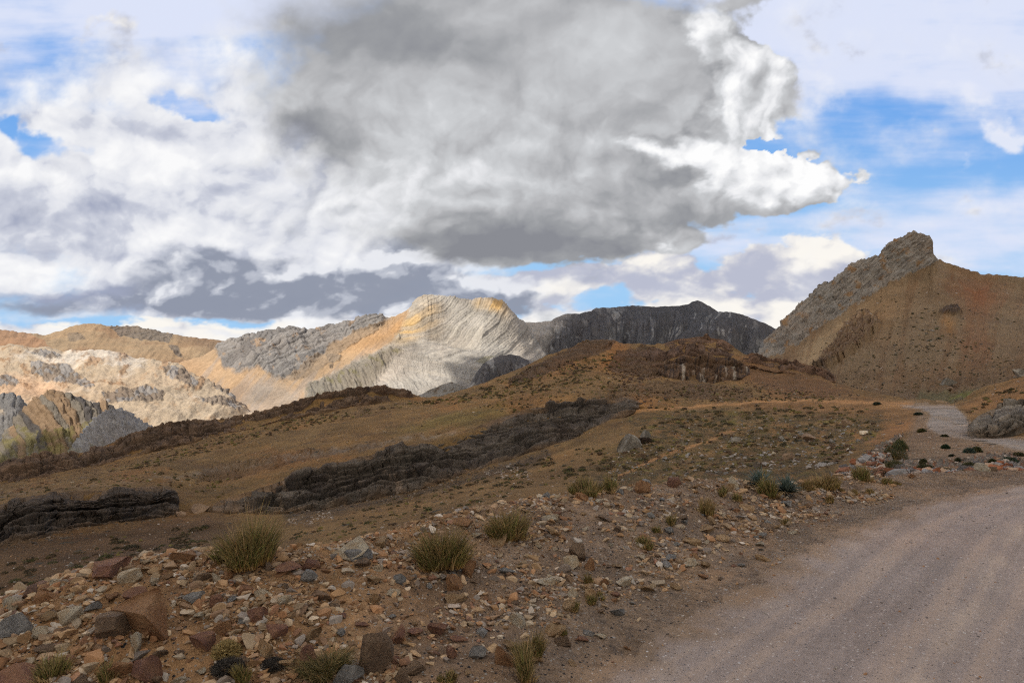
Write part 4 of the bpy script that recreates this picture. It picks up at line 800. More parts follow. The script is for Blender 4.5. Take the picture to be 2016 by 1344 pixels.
# ------------------------------------------------------------------ stones
rng = np.random.RandomState(11)
def ico(sub):
    import bmesh
    bm = bmesh.new(); bmesh.ops.create_icosphere(bm, subdivisions=sub, radius=1.0)
    V = np.array([v.co[:] for v in bm.verts]); F = np.array([[v.index for v in f.verts] for f in bm.faces]); bm.free()
    return V, F
ICO = {k: ico(k) for k in (1, 2, 3, 4, 5)}
def rock_shape(seed, sub=4, cuts=9, rough=.022, flat=1.0, round_=0.0):
    """an angular broken stone: a ball cut by random planes, a little worn; unit size (-.5..5)"""
    r = np.random.RandomState(seed); V, F = ICO[sub]; V = V.copy()
    for k in range(cuts):
        n = r.normal(size=3); n /= np.linalg.norm(n); d = (r.uniform(.22, .62) if not round_ else r.uniform(.5, .85))
        e = V @ n - d; V = V - np.outer(np.clip(e, 0, None), n) * (1 - round_ * .3)
    nz = fbm3(V[:, 0] * 1.6 + seed, V[:, 1] * 1.6, V[:, 2] * 1.6, 3, .5, seed); nf = fbm3(V[:, 0] * 6 + seed, V[:, 1] * 6, V[:, 2] * 6, 3, .6, seed + 5)
    V = V * (1 + rough * 1.6 * nz + rough * nf)[:, None]
    V = V - (V.max(0) + V.min(0)) / 2; V = V / (V.max(0) - V.min(0)); V[:, 2] *= flat
    return V, F
def rock_mat(name, c1, c2, c3):
    m = bpy.data.materials.new(name); m.use_nodes = True; N = NT(m.node_tree); b = N.n['Principled BSDF']
    b.inputs['Roughness'].default_value = .88; b.inputs['Specular IOR Level'].default_value = .25
    tc = N.n.new('ShaderNodeTexCoord'); oi = N.n.new('ShaderNodeObjectInfo')
    O = N.vm('ADD', tc.outputs['Object'], N.vm('SCALE', (31.0, 17.0, 11.0), scale=oi.outputs['Random']))
    a = N.noise(O, 2.2, 5, .6, dist=.4); f = N.noise(O, 11, 6, .7)
    col = N.mix(N.mapr(a, .40, .60), N.rgb(A(*c1)), N.rgb(A(*c2)))
    col = N.mix(N.mapr(f, .56, .72, 0, .65), col, N.rgb(A(*c3)))
    col = N.vm('SCALE', col, scale=N.mapr(oi.outputs['Random'], 0, 1, .95, 1.40, 'LINEAR'))
    N.l.new(col, b.inputs['Base Color'])
    bp = N.n.new('ShaderNodeBump'); bp.inputs['Distance'].default_value = .09; bp.inputs['Strength'].default_value = .9
    N.l.new(N.math('ADD', f, N.math('MULTIPLY', N.noise(O, 30, 5, .7), .4)), bp.inputs['Height']); N.l.new(bp.outputs[0], b.inputs['Normal'])
    return m
RC = {'sand': ((186, 158, 124), (160, 128, 94), (204, 184, 154)), 'tan': ((192, 160, 120), (168, 132, 92), (206, 184, 150)), 'lichen': ((140, 132, 118), (106, 98, 86), (168, 160, 144)), 'orange': ((180, 136, 96), (156, 112, 76), (202, 172, 134)), 'maroon': ((142, 102, 84), (162, 120, 92), (118, 92, 82)),
      'grey': ((162, 156, 147), (138, 133, 126), (184, 178, 168)), 'cream': ((212, 198, 172), (196, 172, 138), (222, 214, 198)), 'brown': ((150, 124, 98), (126, 104, 84), (172, 148, 120))}
RM = {k: rock_mat(k + "_stone", *v) for k, v in RC.items()}
RV = {}
def rock_mesh(colour, v):
    if (colour, v) not in RV:
        ro = 0.8 if (colour == 'grey' and v % 2 == 0) else 0.0
        V, F = rock_shape(100 + v * 7 + hash_s(colour), 4, 10 if not ro else 22, .045 if not ro else .02, 1.0, ro)
        RV[(colour, v)] = raw_mesh("stone", V, F, None, RM[colour], smooth=False)
    return RV[(colour, v)]
def hash_s(s): return sum(ord(ch) * (i + 3) for i, ch in enumerate(s)) % 97
def place_rock(colour, v, pos, size, rz, tilt, name="stone", sink=.22, label=None, group=None, cat='stone'):
    o = bpy.data.objects.new(name, rock_mesh(colour, v)); scene.collection.objects.link(o)
    o.scale = size; o.rotation_euler = (tilt[0], tilt[1], rz); o.location = (pos[0], pos[1], pos[2] + size[2] * (.5 - sink))
    tag(o, label, cat, group); return o
# the stones one can point at: heading, row of the centre, width and height in photo pixels, colour, look
HERO = [
 (270, 1222, 128, 66, 'orange', 'largest orange brown block half buried in the bank, in the left foreground'),
 (222, 1230, 80, 56, 'brown', 'dull brown block wedged against the left side of the largest orange block'),
 (134, 1214, 46, 38, 'cream', 'pale beige triangular stone standing on its edge left of the largest block'),
 (738, 1292, 74, 88, 'brown', 'big weathered grey brown boulder with an orange chipped corner, bottom centre'),
 (792, 1332, 46, 42, 'brown', 'rounded brown stone touching the right foot of the big weathered boulder'),
 (812, 1316, 48, 28, 'brown', 'flat dark brown stone right of the big weathered boulder'),
 (684, 1334, 60, 40, 'grey', 'blue grey rock at the bottom edge left of the big weathered boulder'),
 (282, 1322, 58, 50, 'maroon', 'dark maroon block at the bottom edge below the largest orange block'),
 (228, 1326, 62, 36, 'orange', 'bright orange slab between the bottom grass tuft and the maroon block'),
 (34, 1336, 92, 46, 'maroon', 'dark maroon slab in the bottom left corner'),
 (398, 1270, 48, 42, 'maroon', 'reddish brown pyramid shaped stone left of the straw coloured cushion plant'),
 (262, 1262, 52, 44, 'cream', 'pale topped leaning stone just below the largest orange block'),
 (262, 1176, 46, 30, 'maroon', 'dark purple pointed stone above the largest orange block'),
 (380, 1177, 46, 16, 'grey', 'smooth long blue grey cobble left of the small maroon cube'),
 (422, 1183, 28, 26, 'maroon', 'small maroon cube shaped stone beside the long grey cobble'),
 (210, 1122, 70, 28, 'maroon', 'red and white slab propped on the crest of the bank at the left'),
 (254, 1136, 52, 26, 'cream', 'pale yellow slab leaning just right of the red and white slab'),
 (22, 1188, 50, 26, 'cream', 'whitish block on the crest at the far left edge'),
 (86, 1172, 46, 22, 'orange', 'pinkish orange slab on the crest near the far left edge'),
 (18, 1236, 70, 34, 'grey', 'long flat blue grey slab cut by the left edge of the picture'),
 (76, 1246, 36, 22, 'cream', 'small pale beige block right of the flat blue grey slab'),
 (356, 1100, 76, 26, 'orange', 'long flat orange slab on the crest beside the tallest grass clump'),
 (692, 1078, 76, 34, 'cream', 'big cream coloured boulder on the crest between two grass clumps'),
 (700, 1094, 58, 20, 'grey', 'smooth blue grey oval cobble in front of the cream boulder'),
 (712, 1110, 34, 18, 'brown', 'squared tan brown stone below the blue grey oval cobble'),
 (742, 1118, 22, 14, 'cream', 'little cream stone right of the squared tan brown stone'),
 (566, 1122, 50, 20, 'maroon', 'flat reddish brown stone at the right foot of the tallest grass clump'),
 (524, 1114, 34, 18, 'brown', 'grey brown stone at the foot of the tallest grass clump'),
 (608, 1112, 40, 18, 'maroon', 'dark maroon stone right of the tallest grass clump'),
 (606, 1132, 36, 22, 'grey', 'dark blue grey stone below the flat reddish brown stone'),
 (448, 1130, 30, 22, 'orange', 'bright orange angular stone below the tallest grass clump'),
 (396, 1138, 34, 16, 'brown', 'flat grey brown stone left of the bright orange angular stone'),
 (424, 1140, 24, 22, 'cream', 'small cream cube between the flat grey brown and bright orange stones'),
 (924, 1122, 36, 30, 'orange', 'tan orange pyramid stone just right of the second grass clump'),
 (892, 1146, 40, 32, 'orange', 'split orange and tan block below the second grass clump'),
 (856, 1134, 22, 16, 'cream', 'cream stone left of the split orange and tan block'),
 (784, 1140, 28, 18, 'grey', 'blue grey oblong pebble left of the second grass clump foot'),
 (1124, 1108, 30, 26, 'cream', 'clean cut cream cube on the bank, in front of a leaning tan stone'),
 (1138, 1090, 36, 34, 'brown', 'leaning tan brown stone behind the clean cut cream cube'),
 (1160, 1110, 22, 26, 'orange', 'orange upright stone right of the cream cube'),
 (980, 1062, 38, 24, 'tan', 'tan block at the foot of the third grass clump'),
 (1090, 1046, 28, 20, 'tan', 'tan block on the bank right of the third grass clump'),
 (1084, 1018, 34, 16, 'cream', 'flat yellowish stone near the crest right of the third grass clump'),
 (908, 1028, 44, 16, 'orange', 'orange red slab on the crest between the second and third grass clumps'),
 (782, 1252, 34, 38, 'maroon', 'rust red wedge shaped stone right of the big weathered boulder'),
 (866, 1240, 44, 24, 'maroon', 'dark rust stained flat rock in the middle of the bank'),
 (992, 1292, 40, 38, 'orange', 'tan orange boulder left of the tuft pair at the bottom'),
 (1020, 1222, 34, 22, 'cream', 'white topped block above the tuft pair at the bottom'),
 (1090, 1240, 46, 24, 'tan', 'yellow tan slab on the road side of the tuft pair'),
 (1106, 1264, 34, 18, 'brown', 'buff stone below the yellow tan slab'),
 (1126, 1166, 26, 20, 'cream', 'pale wedge stone left of the verge tuft'),
 (1162, 1172, 26, 20, 'tan', 'tan domed stone between two small verge tufts'),
 (1120, 1194, 32, 20, 'tan', 'pale tan pyramid stone on the verge'),
 (1186, 1146, 28, 14, 'orange', 'tan orange wedge lying on the verge beside the road'),
 (940, 1284, 42, 22, 'grey', 'grey cobble lying left of the tan orange boulder'),
 (886, 1284, 32, 22, 'maroon', 'dark maroon cobble left of the grey cobble'),
 (1326, 950, 32, 22, 'maroon', 'dark red block standing on the crest right of centre'),
 (1266, 958, 36, 24, 'orange', 'rusty orange stone on the crest left of the dark red block'),
 (1270, 950, 28, 14, 'grey', 'white grey stone perched behind the rusty orange stone'),
 (1446, 950, 20, 26, 'cream', 'upright cream stone on the crest left of the spiky plants'),
 (1436, 962, 18, 22, 'tan', 'tan stone leaning on the upright cream stone'),
 (1078, 976, 24, 12, 'grey', 'squared grey stone alone on the crest near the centre'),
 (1146, 978, 32, 14, 'orange', 'orange brown stone in front of the fourth grass clump'),
 (1404, 1026, 18, 16, 'tan', 'yellow tan stone at the foot of the greyish verge grass'),
 (1320, 1044, 22, 12, 'grey', 'blue grey stone below the small verge tufts'),
 (1222, 968, 16, 12, 'grey', 'small round grey stone by the fourth grass clump'),
 (540, 1248, 44, 30, 'maroon', 'flat maroon slab above the pale striped block, lower left of centre'),
 (520, 1280, 40, 34, 'tan', 'pale striped tan block right of the straw coloured cushion plant'),
 (604, 1300, 34, 50, 'maroon', 'dark red upright slab against the wiry grass tuft at the bottom'),
 (436, 1240, 40, 28, 'orange', 'split orange brown stone with a pale side, left of the maroon slab'),
 (612, 1252, 42, 24, 'tan', 'half buried pale tan stone above the wiry grass tuft'),
 (508, 1212, 42, 32, 'maroon', 'dull purple brown stone sunk in the soil of the bank'),
 (560, 1182, 30, 20, 'cream', 'beige wedge lying on bare soil in the middle of the bank'),
 (516, 1168, 38, 16, 'cream', 'pale flat stone above the dull purple brown stone'),
 (738, 1182, 30, 26, 'tan', 'flat tan orange stone on dark soil, below the grey pebbles'),
 (1942, 906, 34, 14, 'cream', 'long pale slab lying on the rim of the road at the far bend'),
 (1956, 914, 14, 10, 'brown', 'small brown stone under the long pale slab'),
 (1796, 937, 16, 9, 'orange', 'orange stone on the rim of the road before the bend'),
]
rnds = random.Random(5)
taken = []
for i, (px, row, w, h, colr, lab) in enumerate(HERO):
    p = near_at_row(px, row + h * .42)
    if p is None: p = near_at_row(px, row + h)
    s = p[1] / FOC; W_, H_ = w * s * .98, h * s * 1.0
    v = (i * 2 + 5) % 7; rz = rnds.uniform(-.6, .6) + (math.pi if i % 2 else 0)
    place_rock(colr, v, (p[0], p[1] + W_ * .2, p[2]), (W_, W_ * rnds.uniform(.6, .95), max(H_ * 1.25, W_ * .3)), rz, (rnds.uniform(-.25, .25), rnds.uniform(-.25, .25)), label=lab, sink=.24)
    taken.append((p[0], p[1], W_ * .5))
GRP = {'tan': 'angular tan stone lying among the rubble on the roadside bank', 'orange': 'rusty orange chip of stone lying in the bank rubble', 'maroon': 'dark maroon stone fragment lying in the bank rubble',
       'grey': 'smooth blue grey pebble lying in the bank rubble', 'cream': 'cream coloured broken stone lying in the bank rubble', 'brown': 'dull brown stone half buried in the bank'}
def colour_pick(px, r):
    left = 1 - min(max((px - 500) / 700., 0), 1)
    w = [('tan', .34), ('orange', .12 + .12 * left), ('maroon', .06 + .04 * left), ('grey', .20 - .12 * left), ('cream', .20), ('brown', .16)]
    t = r.random() * sum(a for _, a in w)
    for k, a in w:
        t -= a
        if t <= 0: return k
    return 'tan'
n = 0; used = list(taken)
while n < 222:
    px = rnds.uniform(-60, 1560); j = np.interp(px, cp[:, 0], cp[:, 1]); d0 = np.interp(px, toe[:, 0], toe[:, 1]); d1 = np.interp(px, NC, cd)
    lo = 3.0 if px < 1000 else d0 - .15
    d = rnds.uniform(lo ** 2, d1 ** 2) ** .5 if rnds.random() < .55 else rnds.uniform(lo, d1)
    X_ = (px - CX) / FOC * d; size = rnds.choice([.06, .07, .08, .10, .13]) * rnds.uniform(.8, 1.2) * (.75 + d / 20)
    if any((X_ - a) ** 2 + (d - b) ** 2 < (c + size * .45) ** 2 for a, b, c in used): continue
    if px > 1150 and d < d0 + .25 and rnds.random() < .6: continue
    z = near_z(np.array([X_]), np.array([d]))[0]; colr = colour_pick(px, rnds)
    place_rock(colr, rnds.randrange(7), (X_, d, z), (size, size * rnds.uniform(.55, .95), size * rnds.uniform(.28, .6)), rnds.uniform(0, 6.28), (rnds.uniform(-.3, .3), rnds.uniform(-.3, .3)), label=GRP[colr], group=colr + ' stones scattered on the bank', sink=rnds.uniform(.15, .35))
    used.append((X_, d, size * .5)); n += 1

def scatter_mesh(name, shapes, pts, sizes, cols, mat, zs, rotz=None, flat=(.3, .7), seed=3, kind='stuff', label=None, smooth=False, tiltamp=.5):
    """many small pieces merged into one uncountable object"""
    r = np.random.RandomState(seed); Vs, Fs, Cs = [], [], []; off = 0; n = len(pts); ch = r.randint(0, len(shapes), n)
    for k, (V, F) in enumerate(shapes):
        idx = np.nonzero(ch == k)[0]; m = len(idx)
        if not m: continue
        a = r.uniform(0, 2 * math.pi, m); t = r.uniform(-tiltamp, tiltamp, m)
        S = np.stack([sizes[idx], sizes[idx] * r.uniform(.55, 1, m), sizes[idx] * r.uniform(flat[0], flat[1], m)], -1)
        P = V[None] * S[:, None, :]
        P = np.stack([P[..., 0] * np.cos(t)[:, None] - P[..., 2] * np.sin(t)[:, None], P[..., 1], P[..., 0] * np.sin(t)[:, None] + P[..., 2] * np.cos(t)[:, None]], -1)
        P = np.stack([P[..., 0] * np.cos(a)[:, None] - P[..., 1] * np.sin(a)[:, None], P[..., 0] * np.sin(a)[:, None] + P[..., 1] * np.cos(a)[:, None], P[..., 2]], -1)
        P = P + pts[idx][:, None, :]; P[..., 2] += (S[:, 2] * zs)[:, None]
        Vs.append(P.reshape(-1, 3)); Fs.append((F[None] + (np.arange(m) * len(V))[:, None, None]).reshape(-1, F.shape[1]) + off); off += m * len(V)
        Cs.append(np.repeat(cols[idx], len(V), 0))
    me = raw_mesh(name, np.concatenate(Vs), np.concatenate(Fs), np.concatenate(Cs), mat, smooth)
    o = bpy.data.objects.new(name, me); scene.collection.objects.link(o); tag(o, label, None, None, kind); return o
M_chip = ground_mat("stone_chips", 8.0, 60.0, 80.0, .006, .25)
def chips():
    shapes = [rock_shape(900 + k, 2 if k < 6 else 1, 9, .02) for k in range(10)]
    n = 46000; px = rng.uniform(-60, 1760, n); d1 = np.interp(px, NC, cd) + .3; d0 = np.interp(px, toe[:, 0], toe[:, 1]); lo = np.where(px < 1050, 2.95, np.maximum(d0 - .55, 3.1))
    d = np.where(rng.rand(n) < .6, np.sqrt(rng.uniform(lo ** 2, d1 ** 2)), rng.uniform(lo, d1)); X_ = (px - CX) / FOC * d
    e = np.interp(d, road_edge[:, 0], road_edge[:, 1]) - X_
    dens = fbm2(X_ / .5, d / .5, 4, .55, 700); keep = (rng.rand(n) < np.clip(.35 + dens * 1.6, .06, 1)) & ((e > .15) | (rng.rand(n) < .12))
    X_, d, px, e = X_[keep], d[keep], px[keep], e[keep]; n = len(d)
    z = near_z(X_, d); size = np.clip(np.exp(rng.normal(-3.95, .62, n)), .008, .085) * (.75 + d / 16.)
    size = np.where(e < .3, size * .6, size)
    keys = [colour_pick(p, rnds) for p in px]; base = np.array([A(*RC[k][rnds.randrange(3)]) for k in keys]); base = (base * .62 + A(150, 120, 92) * .38) * rng.uniform(.55, 1.15, (n, 1))
    scatter_mesh("gravel", shapes, np.stack([X_, d, z], -1), size, base, M_chip, .18, seed=4, label='loose small stones and chips covering the roadside bank')
    # fist sized stones packed between them
    n = 3600; px = rng.uniform(-60, 1560, n); d1 = np.interp(px, NC, cd) + .2; d0 = np.interp(px, toe[:, 0], toe[:, 1]); lo = np.where(px < 1050, 2.95, np.maximum(d0 - .1, 3.1))
    d = rng.uniform(lo, d1); X_ = (px - CX) / FOC * d; dens = fbm2(X_ / .7, d / .7, 4, .55, 705)
    keep = (rng.rand(n) < np.clip(.16 + dens * 1.5 + .16 * (px < 500), .02, 1)) & (np.interp(d, road_edge[:, 0], road_edge[:, 1]) - X_ > .3); X_, d, px = X_[keep], d[keep], px[keep]; n = len(d)
    base = np.array([A(*RC[colour_pick(p, rnds)][rnds.randrange(3)]) for p in px]); base = (base * .72 + A(150, 120, 92) * .28) * rng.uniform(.6, 1.15, (n, 1))
    scatter_mesh("rubble", [rock_shape(930 + k, 3, 9, .04) for k in range(9)], np.stack([X_, d, near_z(X_, d)], -1), np.clip(np.exp(rng.normal(-2.85, .35, n)), .035, .12), base, M_chip, .16, seed=8, label='fist sized broken stones packed along the roadside bank')
    # pebbles pressed into the road
    n = 2600; d = np.sqrt(rng.uniform(3.2 ** 2, 10.2 ** 2, n)); px = rng.uniform(1080, 2100, n); X_ = (px - CX) / FOC * d
    e = X_ - np.interp(d, road_edge[:, 0], road_edge[:, 1]); k = (e > .1) & (d < np.interp(px, NC, cd)); X_, d = X_[k], d[k]; n = len(d)
    base = np.array([A(*[(176, 160, 142), (140, 130, 124), (196, 186, 172), (112, 104, 100), (170, 128, 92)][i]) for i in rng.randint(0, 5, n)]) * rng.uniform(.7, 1.1, (n, 1))
    scatter_mesh("road_gravel", shapes, np.stack([X_, d, near_z(X_, d)], -1), np.clip(np.exp(rng.normal(-4.7, .45, n)), .005, .03) * (.7 + d / 12.), base, M_chip, .12, seed=5, label='pebbles pressed into the gravel road')
    # rubble below the bend and pale debris on the far slopes
    P_, S_, C_ = [], [], []
    def add(poly, n, smin, smax, cols_, seed):
        r = random.Random(seed); xs = [p[0] for p in poly]; ys = [p[1] for p in poly]; k = 0
        while k < n:
            x_, y_ = r.uniform(min(xs), max(xs)), r.uniform(min(ys), max(ys))
            if not inpoly(np.array([x_]), np.array([y_]), poly)[0]: continue
            p = mid_at(x_, y_)
            k += 1
            if p is None: continue
            P_.append(p); S_.append(r.uniform(smin, smax) ** 1.0 * (1 if r.random() > .1 else 1.8)); C_.append(A(*cols_[r.randrange(len(cols_))]) * r.uniform(.7, 1.15))
    mix_ = [(176, 160, 144), (150, 146, 142), (150, 96, 66), (186, 156, 128), (110, 104, 100), (128, 90, 70)]
    add([(1635, 948), (1690, 905), (1740, 880), (1755, 868), (1765, 880), (1740, 905), (1740, 925), (1850, 925), (1990, 910), (2016, 925), (2016, 940), (1640, 955)], 900, .10, .34, mix_, 1)
    add([(940, 930), (1000, 915), (1045, 930), (1040, 945), (980, 942)], 120, .12, .4, [(176, 164, 150), (140, 126, 112)], 2)
    add([(570, 1022), (650, 1008), (660, 1020), (600, 1034), (560, 1032)], 110, .10, .35, [(176, 164, 150), (130, 116, 102)], 3)
    add([(0, 1100), (250, 1040), (380, 1020), (400, 1090), (0, 1190)], 220, .06, .22, [(176, 160, 144), (150, 120, 90), (190, 180, 168)], 4)
    add([(1180, 925), (1260, 850), (1330, 810), (1720, 820), (1735, 850), (1640, 920), (1200, 950)], 900, .08, .38, [(150, 144, 136), (120, 114, 106), (170, 160, 148), (104, 84, 66)], 5)
    add([(640, 1060), (800, 985), (1100, 900), (1180, 920), (1150, 970), (900, 1020)], 260, .06, .22, [(176, 160, 144), (130, 110, 86), (120, 90, 60)], 6)
    add([(560, 800), (1200, 680), (1240, 760), (900, 850), (200, 960), (0, 980), (0, 960), (300, 890)], 700, .12, .45, [(126, 108, 84), (160, 146, 124), (104, 84, 62)], 7)
    add([(1200, 740), (1320, 735), (1480, 750), (1700, 780), (1480, 792), (1200, 800)], 600, .2, .8, [(104, 84, 66), (140, 124, 104), (90, 74, 60)], 8)
    add([(545 + 640, 735), (1250, 725), (1290, 745), (1230, 755)], 160, .4, 1.3, [(110, 86, 66), (130, 106, 84), (92, 74, 60)], 9)
    add([(560, 1000), (740, 975), (900, 938), (1080, 885), (1085, 900), (900, 958), (740, 996), (560, 1018)], 420, .10, .5, [(104, 94, 84), (84, 76, 68), (130, 116, 100)], 11)
    add([(0, 1066), (200, 1028), (350, 1005), (355, 1022), (200, 1048), (0, 1090)], 220, .08, .35, [(104, 94, 84), (84, 76, 68), (130, 116, 100)], 12)
    add([(200, 918), (500, 842), (760, 796), (830, 790), (760, 806), (500, 858), (200, 935), (0, 975), (0, 955)], 300, .2, .7, [(112, 90, 70), (96, 78, 62), (130, 112, 92)], 13)
    add([(1770, 850), (1830, 850), (2016, 890), (2016, 920), (1800, 930), (1760, 900)], 260, .05, .16, [(176, 160, 144), (150, 120, 96)], 10)
    shapes2 = [rock_shape(950 + k, 1, 7, .02) for k in range(8)]
    scatter_mesh("rubble", shapes2, np.array(P_), np.array(S_), np.array(C_), M_chip, .15, seed=6, label='scattered rubble and pale stones on the valley slopes')
chips()

# boulders one can tell apart in the valley
for i, (px, row, w, h, colr, lab) in enumerate([
  (1240, 872, 44, 30, 'lichen', 'large pale knobbly boulder left of the dark shrub in the bowl'), (1272, 858, 26, 20, 'lichen', 'dark boulder beside the large pale knobbly boulder'),
  (1446, 866, 22, 10, 'lichen', 'rounded grey boulder in the middle of the bowl'), (1538, 864, 16, 11, 'lichen', 'grey boulder right of the middle of the bowl'), (1575, 853, 12, 8, 'lichen', 'small pale grey boulder near the far side of the bowl'),
  (1550, 898, 20, 14, 'brown', 'dark brown boulder beside the flat pale stones, below the middle of the bowl'), (1524, 893, 18, 8, 'cream', 'flat pale stone left of the dark brown boulder'), (1700, 852, 14, 8, 'cream', 'pale boulder at the right rim of the bowl by the orange earth'),
  (1310, 902, 12, 7, 'lichen', 'small grey boulder beside the footpath'), (1666, 832, 24, 14, 'brown', 'reddish brown flat boulder near the right rim of the bowl'), (1592, 862, 30, 14, 'brown', 'low purple brown boulder mound in the bowl'), (748, 1004, 12, 9, 'brown', 'lone round brown boulder on the slope below the long dark cliff'),
  (140, 1000 + 112, 14, 9, 'lichen', 'small dark boulder alone on the shaded slope above the left rubble'), (395, 1000, 30, 18, 'brown', 'dark rock lump left of the long dark cliff'), (355, 1011, 20, 12, 'brown', 'dark rock lump below the right end of the lowest ledge'),
  (1868, 690 + 62, 30, 12, 'lichen', 'pale boulder group at the foot of the rocky peak'), (1530 + 340, 765, 16, 8, 'brown', 'dark boulder below the pale boulder group'), (2010, 733, 26, 16, 'lichen', 'squared grey rock on the slope at the right edge of the picture')]):
    p = mid_at(px, row + h * .4)
    if 1860 <= px and row < 775:
        p = make_lookup(PEAK[3:])(px, row + h * .4) if px < 2000 else p
    s = p[1] / FOC
    place_rock(colr, (i * 3 + 2) % 7, p, (w * s * 1.1, w * s * .8, h * s * 1.35), i * 1.3, (.1, .1), name="boulder", label=lab, cat='boulder', sink=.25)

# ------------------------------------------------------------------ plants
def leaf_mat(name, rough=.7):
    m = bpy.data.materials.new(name); m.use_nodes = True; N = NT(m.node_tree); b = N.n['Principled BSDF']
    b.inputs['Roughness'].default_value = rough; b.inputs['Specular IOR Level'].default_value = .3
    at = N.n.new('ShaderNodeAttribute'); at.attribute_name = 'Col'; tc = N.n.new('ShaderNodeTexCoord')
    v = N.mapr(N.noise(tc.outputs['Object'], 9, 3, .6), .3, .7, .75, 1.25, 'LINEAR')
    col = N.vm('SCALE', at.outputs['Color'], scale=v); N.l.new(col, b.inputs['Base Color'])
    tr = N.n.new('ShaderNodeBsdfTranslucent'); N.l.new(col, tr.inputs[0]); mx = N.n.new('ShaderNodeMixShader'); mx.inputs[0].default_value = .25
    N.l.new(b.outputs[0], mx.inputs[1]); N.l.new(tr.outputs[0], mx.inputs[2]); N.l.new(mx.outputs[0], N.n['Material Output'].inputs[0]); return m
M_leaf = leaf_mat("grass_blades"); M_spike = leaf_mat("spiky_leaves", .5)
def blades(n, rad, hgt, lean, width, c_root, c_mid, c_tip, seed, segs=4, curl=.5, hvar=.5, lobes=5, droop=.3):
    """n thin curved blades growing from a clumped base"""
    r = np.random.RandomState(seed)
    la = r.uniform(0, 6.28, lobes); lr = rad * np.sqrt(r.uniform(0, 1, lobes)) * .8; lx, ly = lr * np.cos(la), lr * np.sin(la); k = r.randint(0, lobes, n)
    a = r.uniform(0, 6.28, n); q = rad * .45 * np.sqrt(r.uniform(0, 1, n)); bx = lx[k] + q * np.cos(a); by = ly[k] + q * np.sin(a)
    out = np.arctan2(by, bx) + r.normal(0, .7, n); L = hgt * r.uniform(.55, 1.12, lobes)[k] * (1 - hvar * r.rand(n)) * (1 - .35 * (np.hypot(bx, by) / (rad * 1.2)) ** 2) * (1 + .12 * r.normal(size=n))
    ln = lean * (.15 + np.hypot(bx, by) / rad * .9) * r.uniform(.5, 1.3, n); t = np.linspace(0, 1, segs + 1)
    cx_, cy_ = np.cos(out), np.sin(out); side = r.normal(0, curl * .3, n)
    ang = ln[:, None] * (.35 + .9 * t[None]) + (t[None] ** 2) * curl * r.uniform(.2, 1, n)[:, None]
    st = L[:, None] / segs
    hx = np.cumsum(np.sin(ang) * st, 1) - np.sin(ang) * st; hz = np.cumsum(np.cos(ang) * st, 1) - np.cos(ang) * st - droop * 0
    X_ = bx[:, None] + hx * cx_[:, None] - t[None] ** 2 * (side * L)[:, None] * cy_[:, None]; Y_ = by[:, None] + hx * cy_[:, None] + t[None] ** 2 * (side * L)[:, None] * cx_[:, None]
    fa = r.uniform(0, 6.28, n); wv = width * (1 - t[None] ** 1.5 * .92) * r.uniform(.6, 1.3, n)[:, None] / 2
    wx, wy = np.cos(fa)[:, None] * wv, np.sin(fa)[:, None] * wv
    V = np.stack([np.stack([X_ - wx, Y_ - wy, hz], -1), np.stack([X_ + wx, Y_ + wy, hz], -1)], 2)       # n,segs+1,2,3
    vi = np.arange(n * (segs + 1) * 2).reshape(n, segs + 1, 2)
    F = np.stack([vi[:, :-1, 0], vi[:, :-1, 1], vi[:, 1:, 1], vi[:, 1:, 0]], -1).reshape(-1, 4)
    tt = t[None, :, None]; mixr = r.rand(n)[:, None, None]
    c = A(*c_root) * np.clip(1 - tt * 3, 0, 1)[..., None].reshape(1, -1, 1) if False else None
    C = np.zeros((n, segs + 1, 3)); m1 = np.clip(t / .35, 0, 1)[None, :, None]; m2 = np.clip((t[None, :] - .35 + (r.rand(n)[:, None] - .5) * .5) / .6, 0, 1)[..., None]
    C = A(*c_root) * (1 - m1) + A(*c_mid) * m1; C = np.broadcast_to(C, (n, segs + 1, 3)) * (1 - m2) + A(*c_tip) * m2
    dead = (r.rand(n) < .22)[:, None, None]; C = np.where(dead, A(176, 146, 98) * .9, C) * r.uniform(.5, 1.4, n)[:, None, None]
    return V.reshape(-1, 3), F, np.repeat(C[:, :, None, :], 2, 2).reshape(-1, 3)
def merge(parts):
    V, F, C = [], [], []; o = 0
    for v, f, c in parts: V.append(v); F.append(f + o); C.append(c); o += len(v)
    return np.concatenate(V), np.concatenate(F), np.concatenate(C)
GREEN, OLIVE, STRAW, BRN = (112, 116, 60), (144, 130, 72), (190, 160, 108), (160, 126, 92)
def tuft_mesh(n, rad, h, seed, lean=.55, tall=0, width=.0042, brown=.5, curl=.45):
    c_tip = tuple(int(BRN[i] * brown + OLIVE[i] * (1 - brown)) for i in range(3))
    p = [blades(n, rad, h, lean, width, (150, 112, 62), GREEN if brown < .8 else OLIVE, c_tip, seed, curl=curl, lobes=max(4, int(rad * 42)))]
    p.append(blades(n // 5, rad, h * .6, lean * 1.6, width, (110, 84, 52), STRAW, (160, 138, 98), seed + 1, curl=curl * 1.6))
    if tall: p.append(blades(tall, rad * .8, h * 1.75, lean * .3, width * .5, (150, 122, 86), (164, 134, 96), (184, 156, 116), seed + 2, curl=.18, hvar=.4))
    return raw_mesh("tuft", *merge(p)[:2], merge(p)[2], M_leaf, False) if False else (lambda q: raw_mesh("tuft", q[0], q[1], q[2], M_leaf, False))(merge(p))
def put_plant(name, me, px, row, label, cat='grass tuft', group=None, scale=1.0, look=None, rz=0.0, sink=.0):
    p = (look or near_at_row)(px, row)
    o = bpy.data.objects.new(name, me); scene.collection.objects.link(o); o.location = (p[0], p[1], p[2] - sink); o.scale = (scale,) * 3; o.rotation_euler.z = rz
    tag(o, label, cat, group); return o
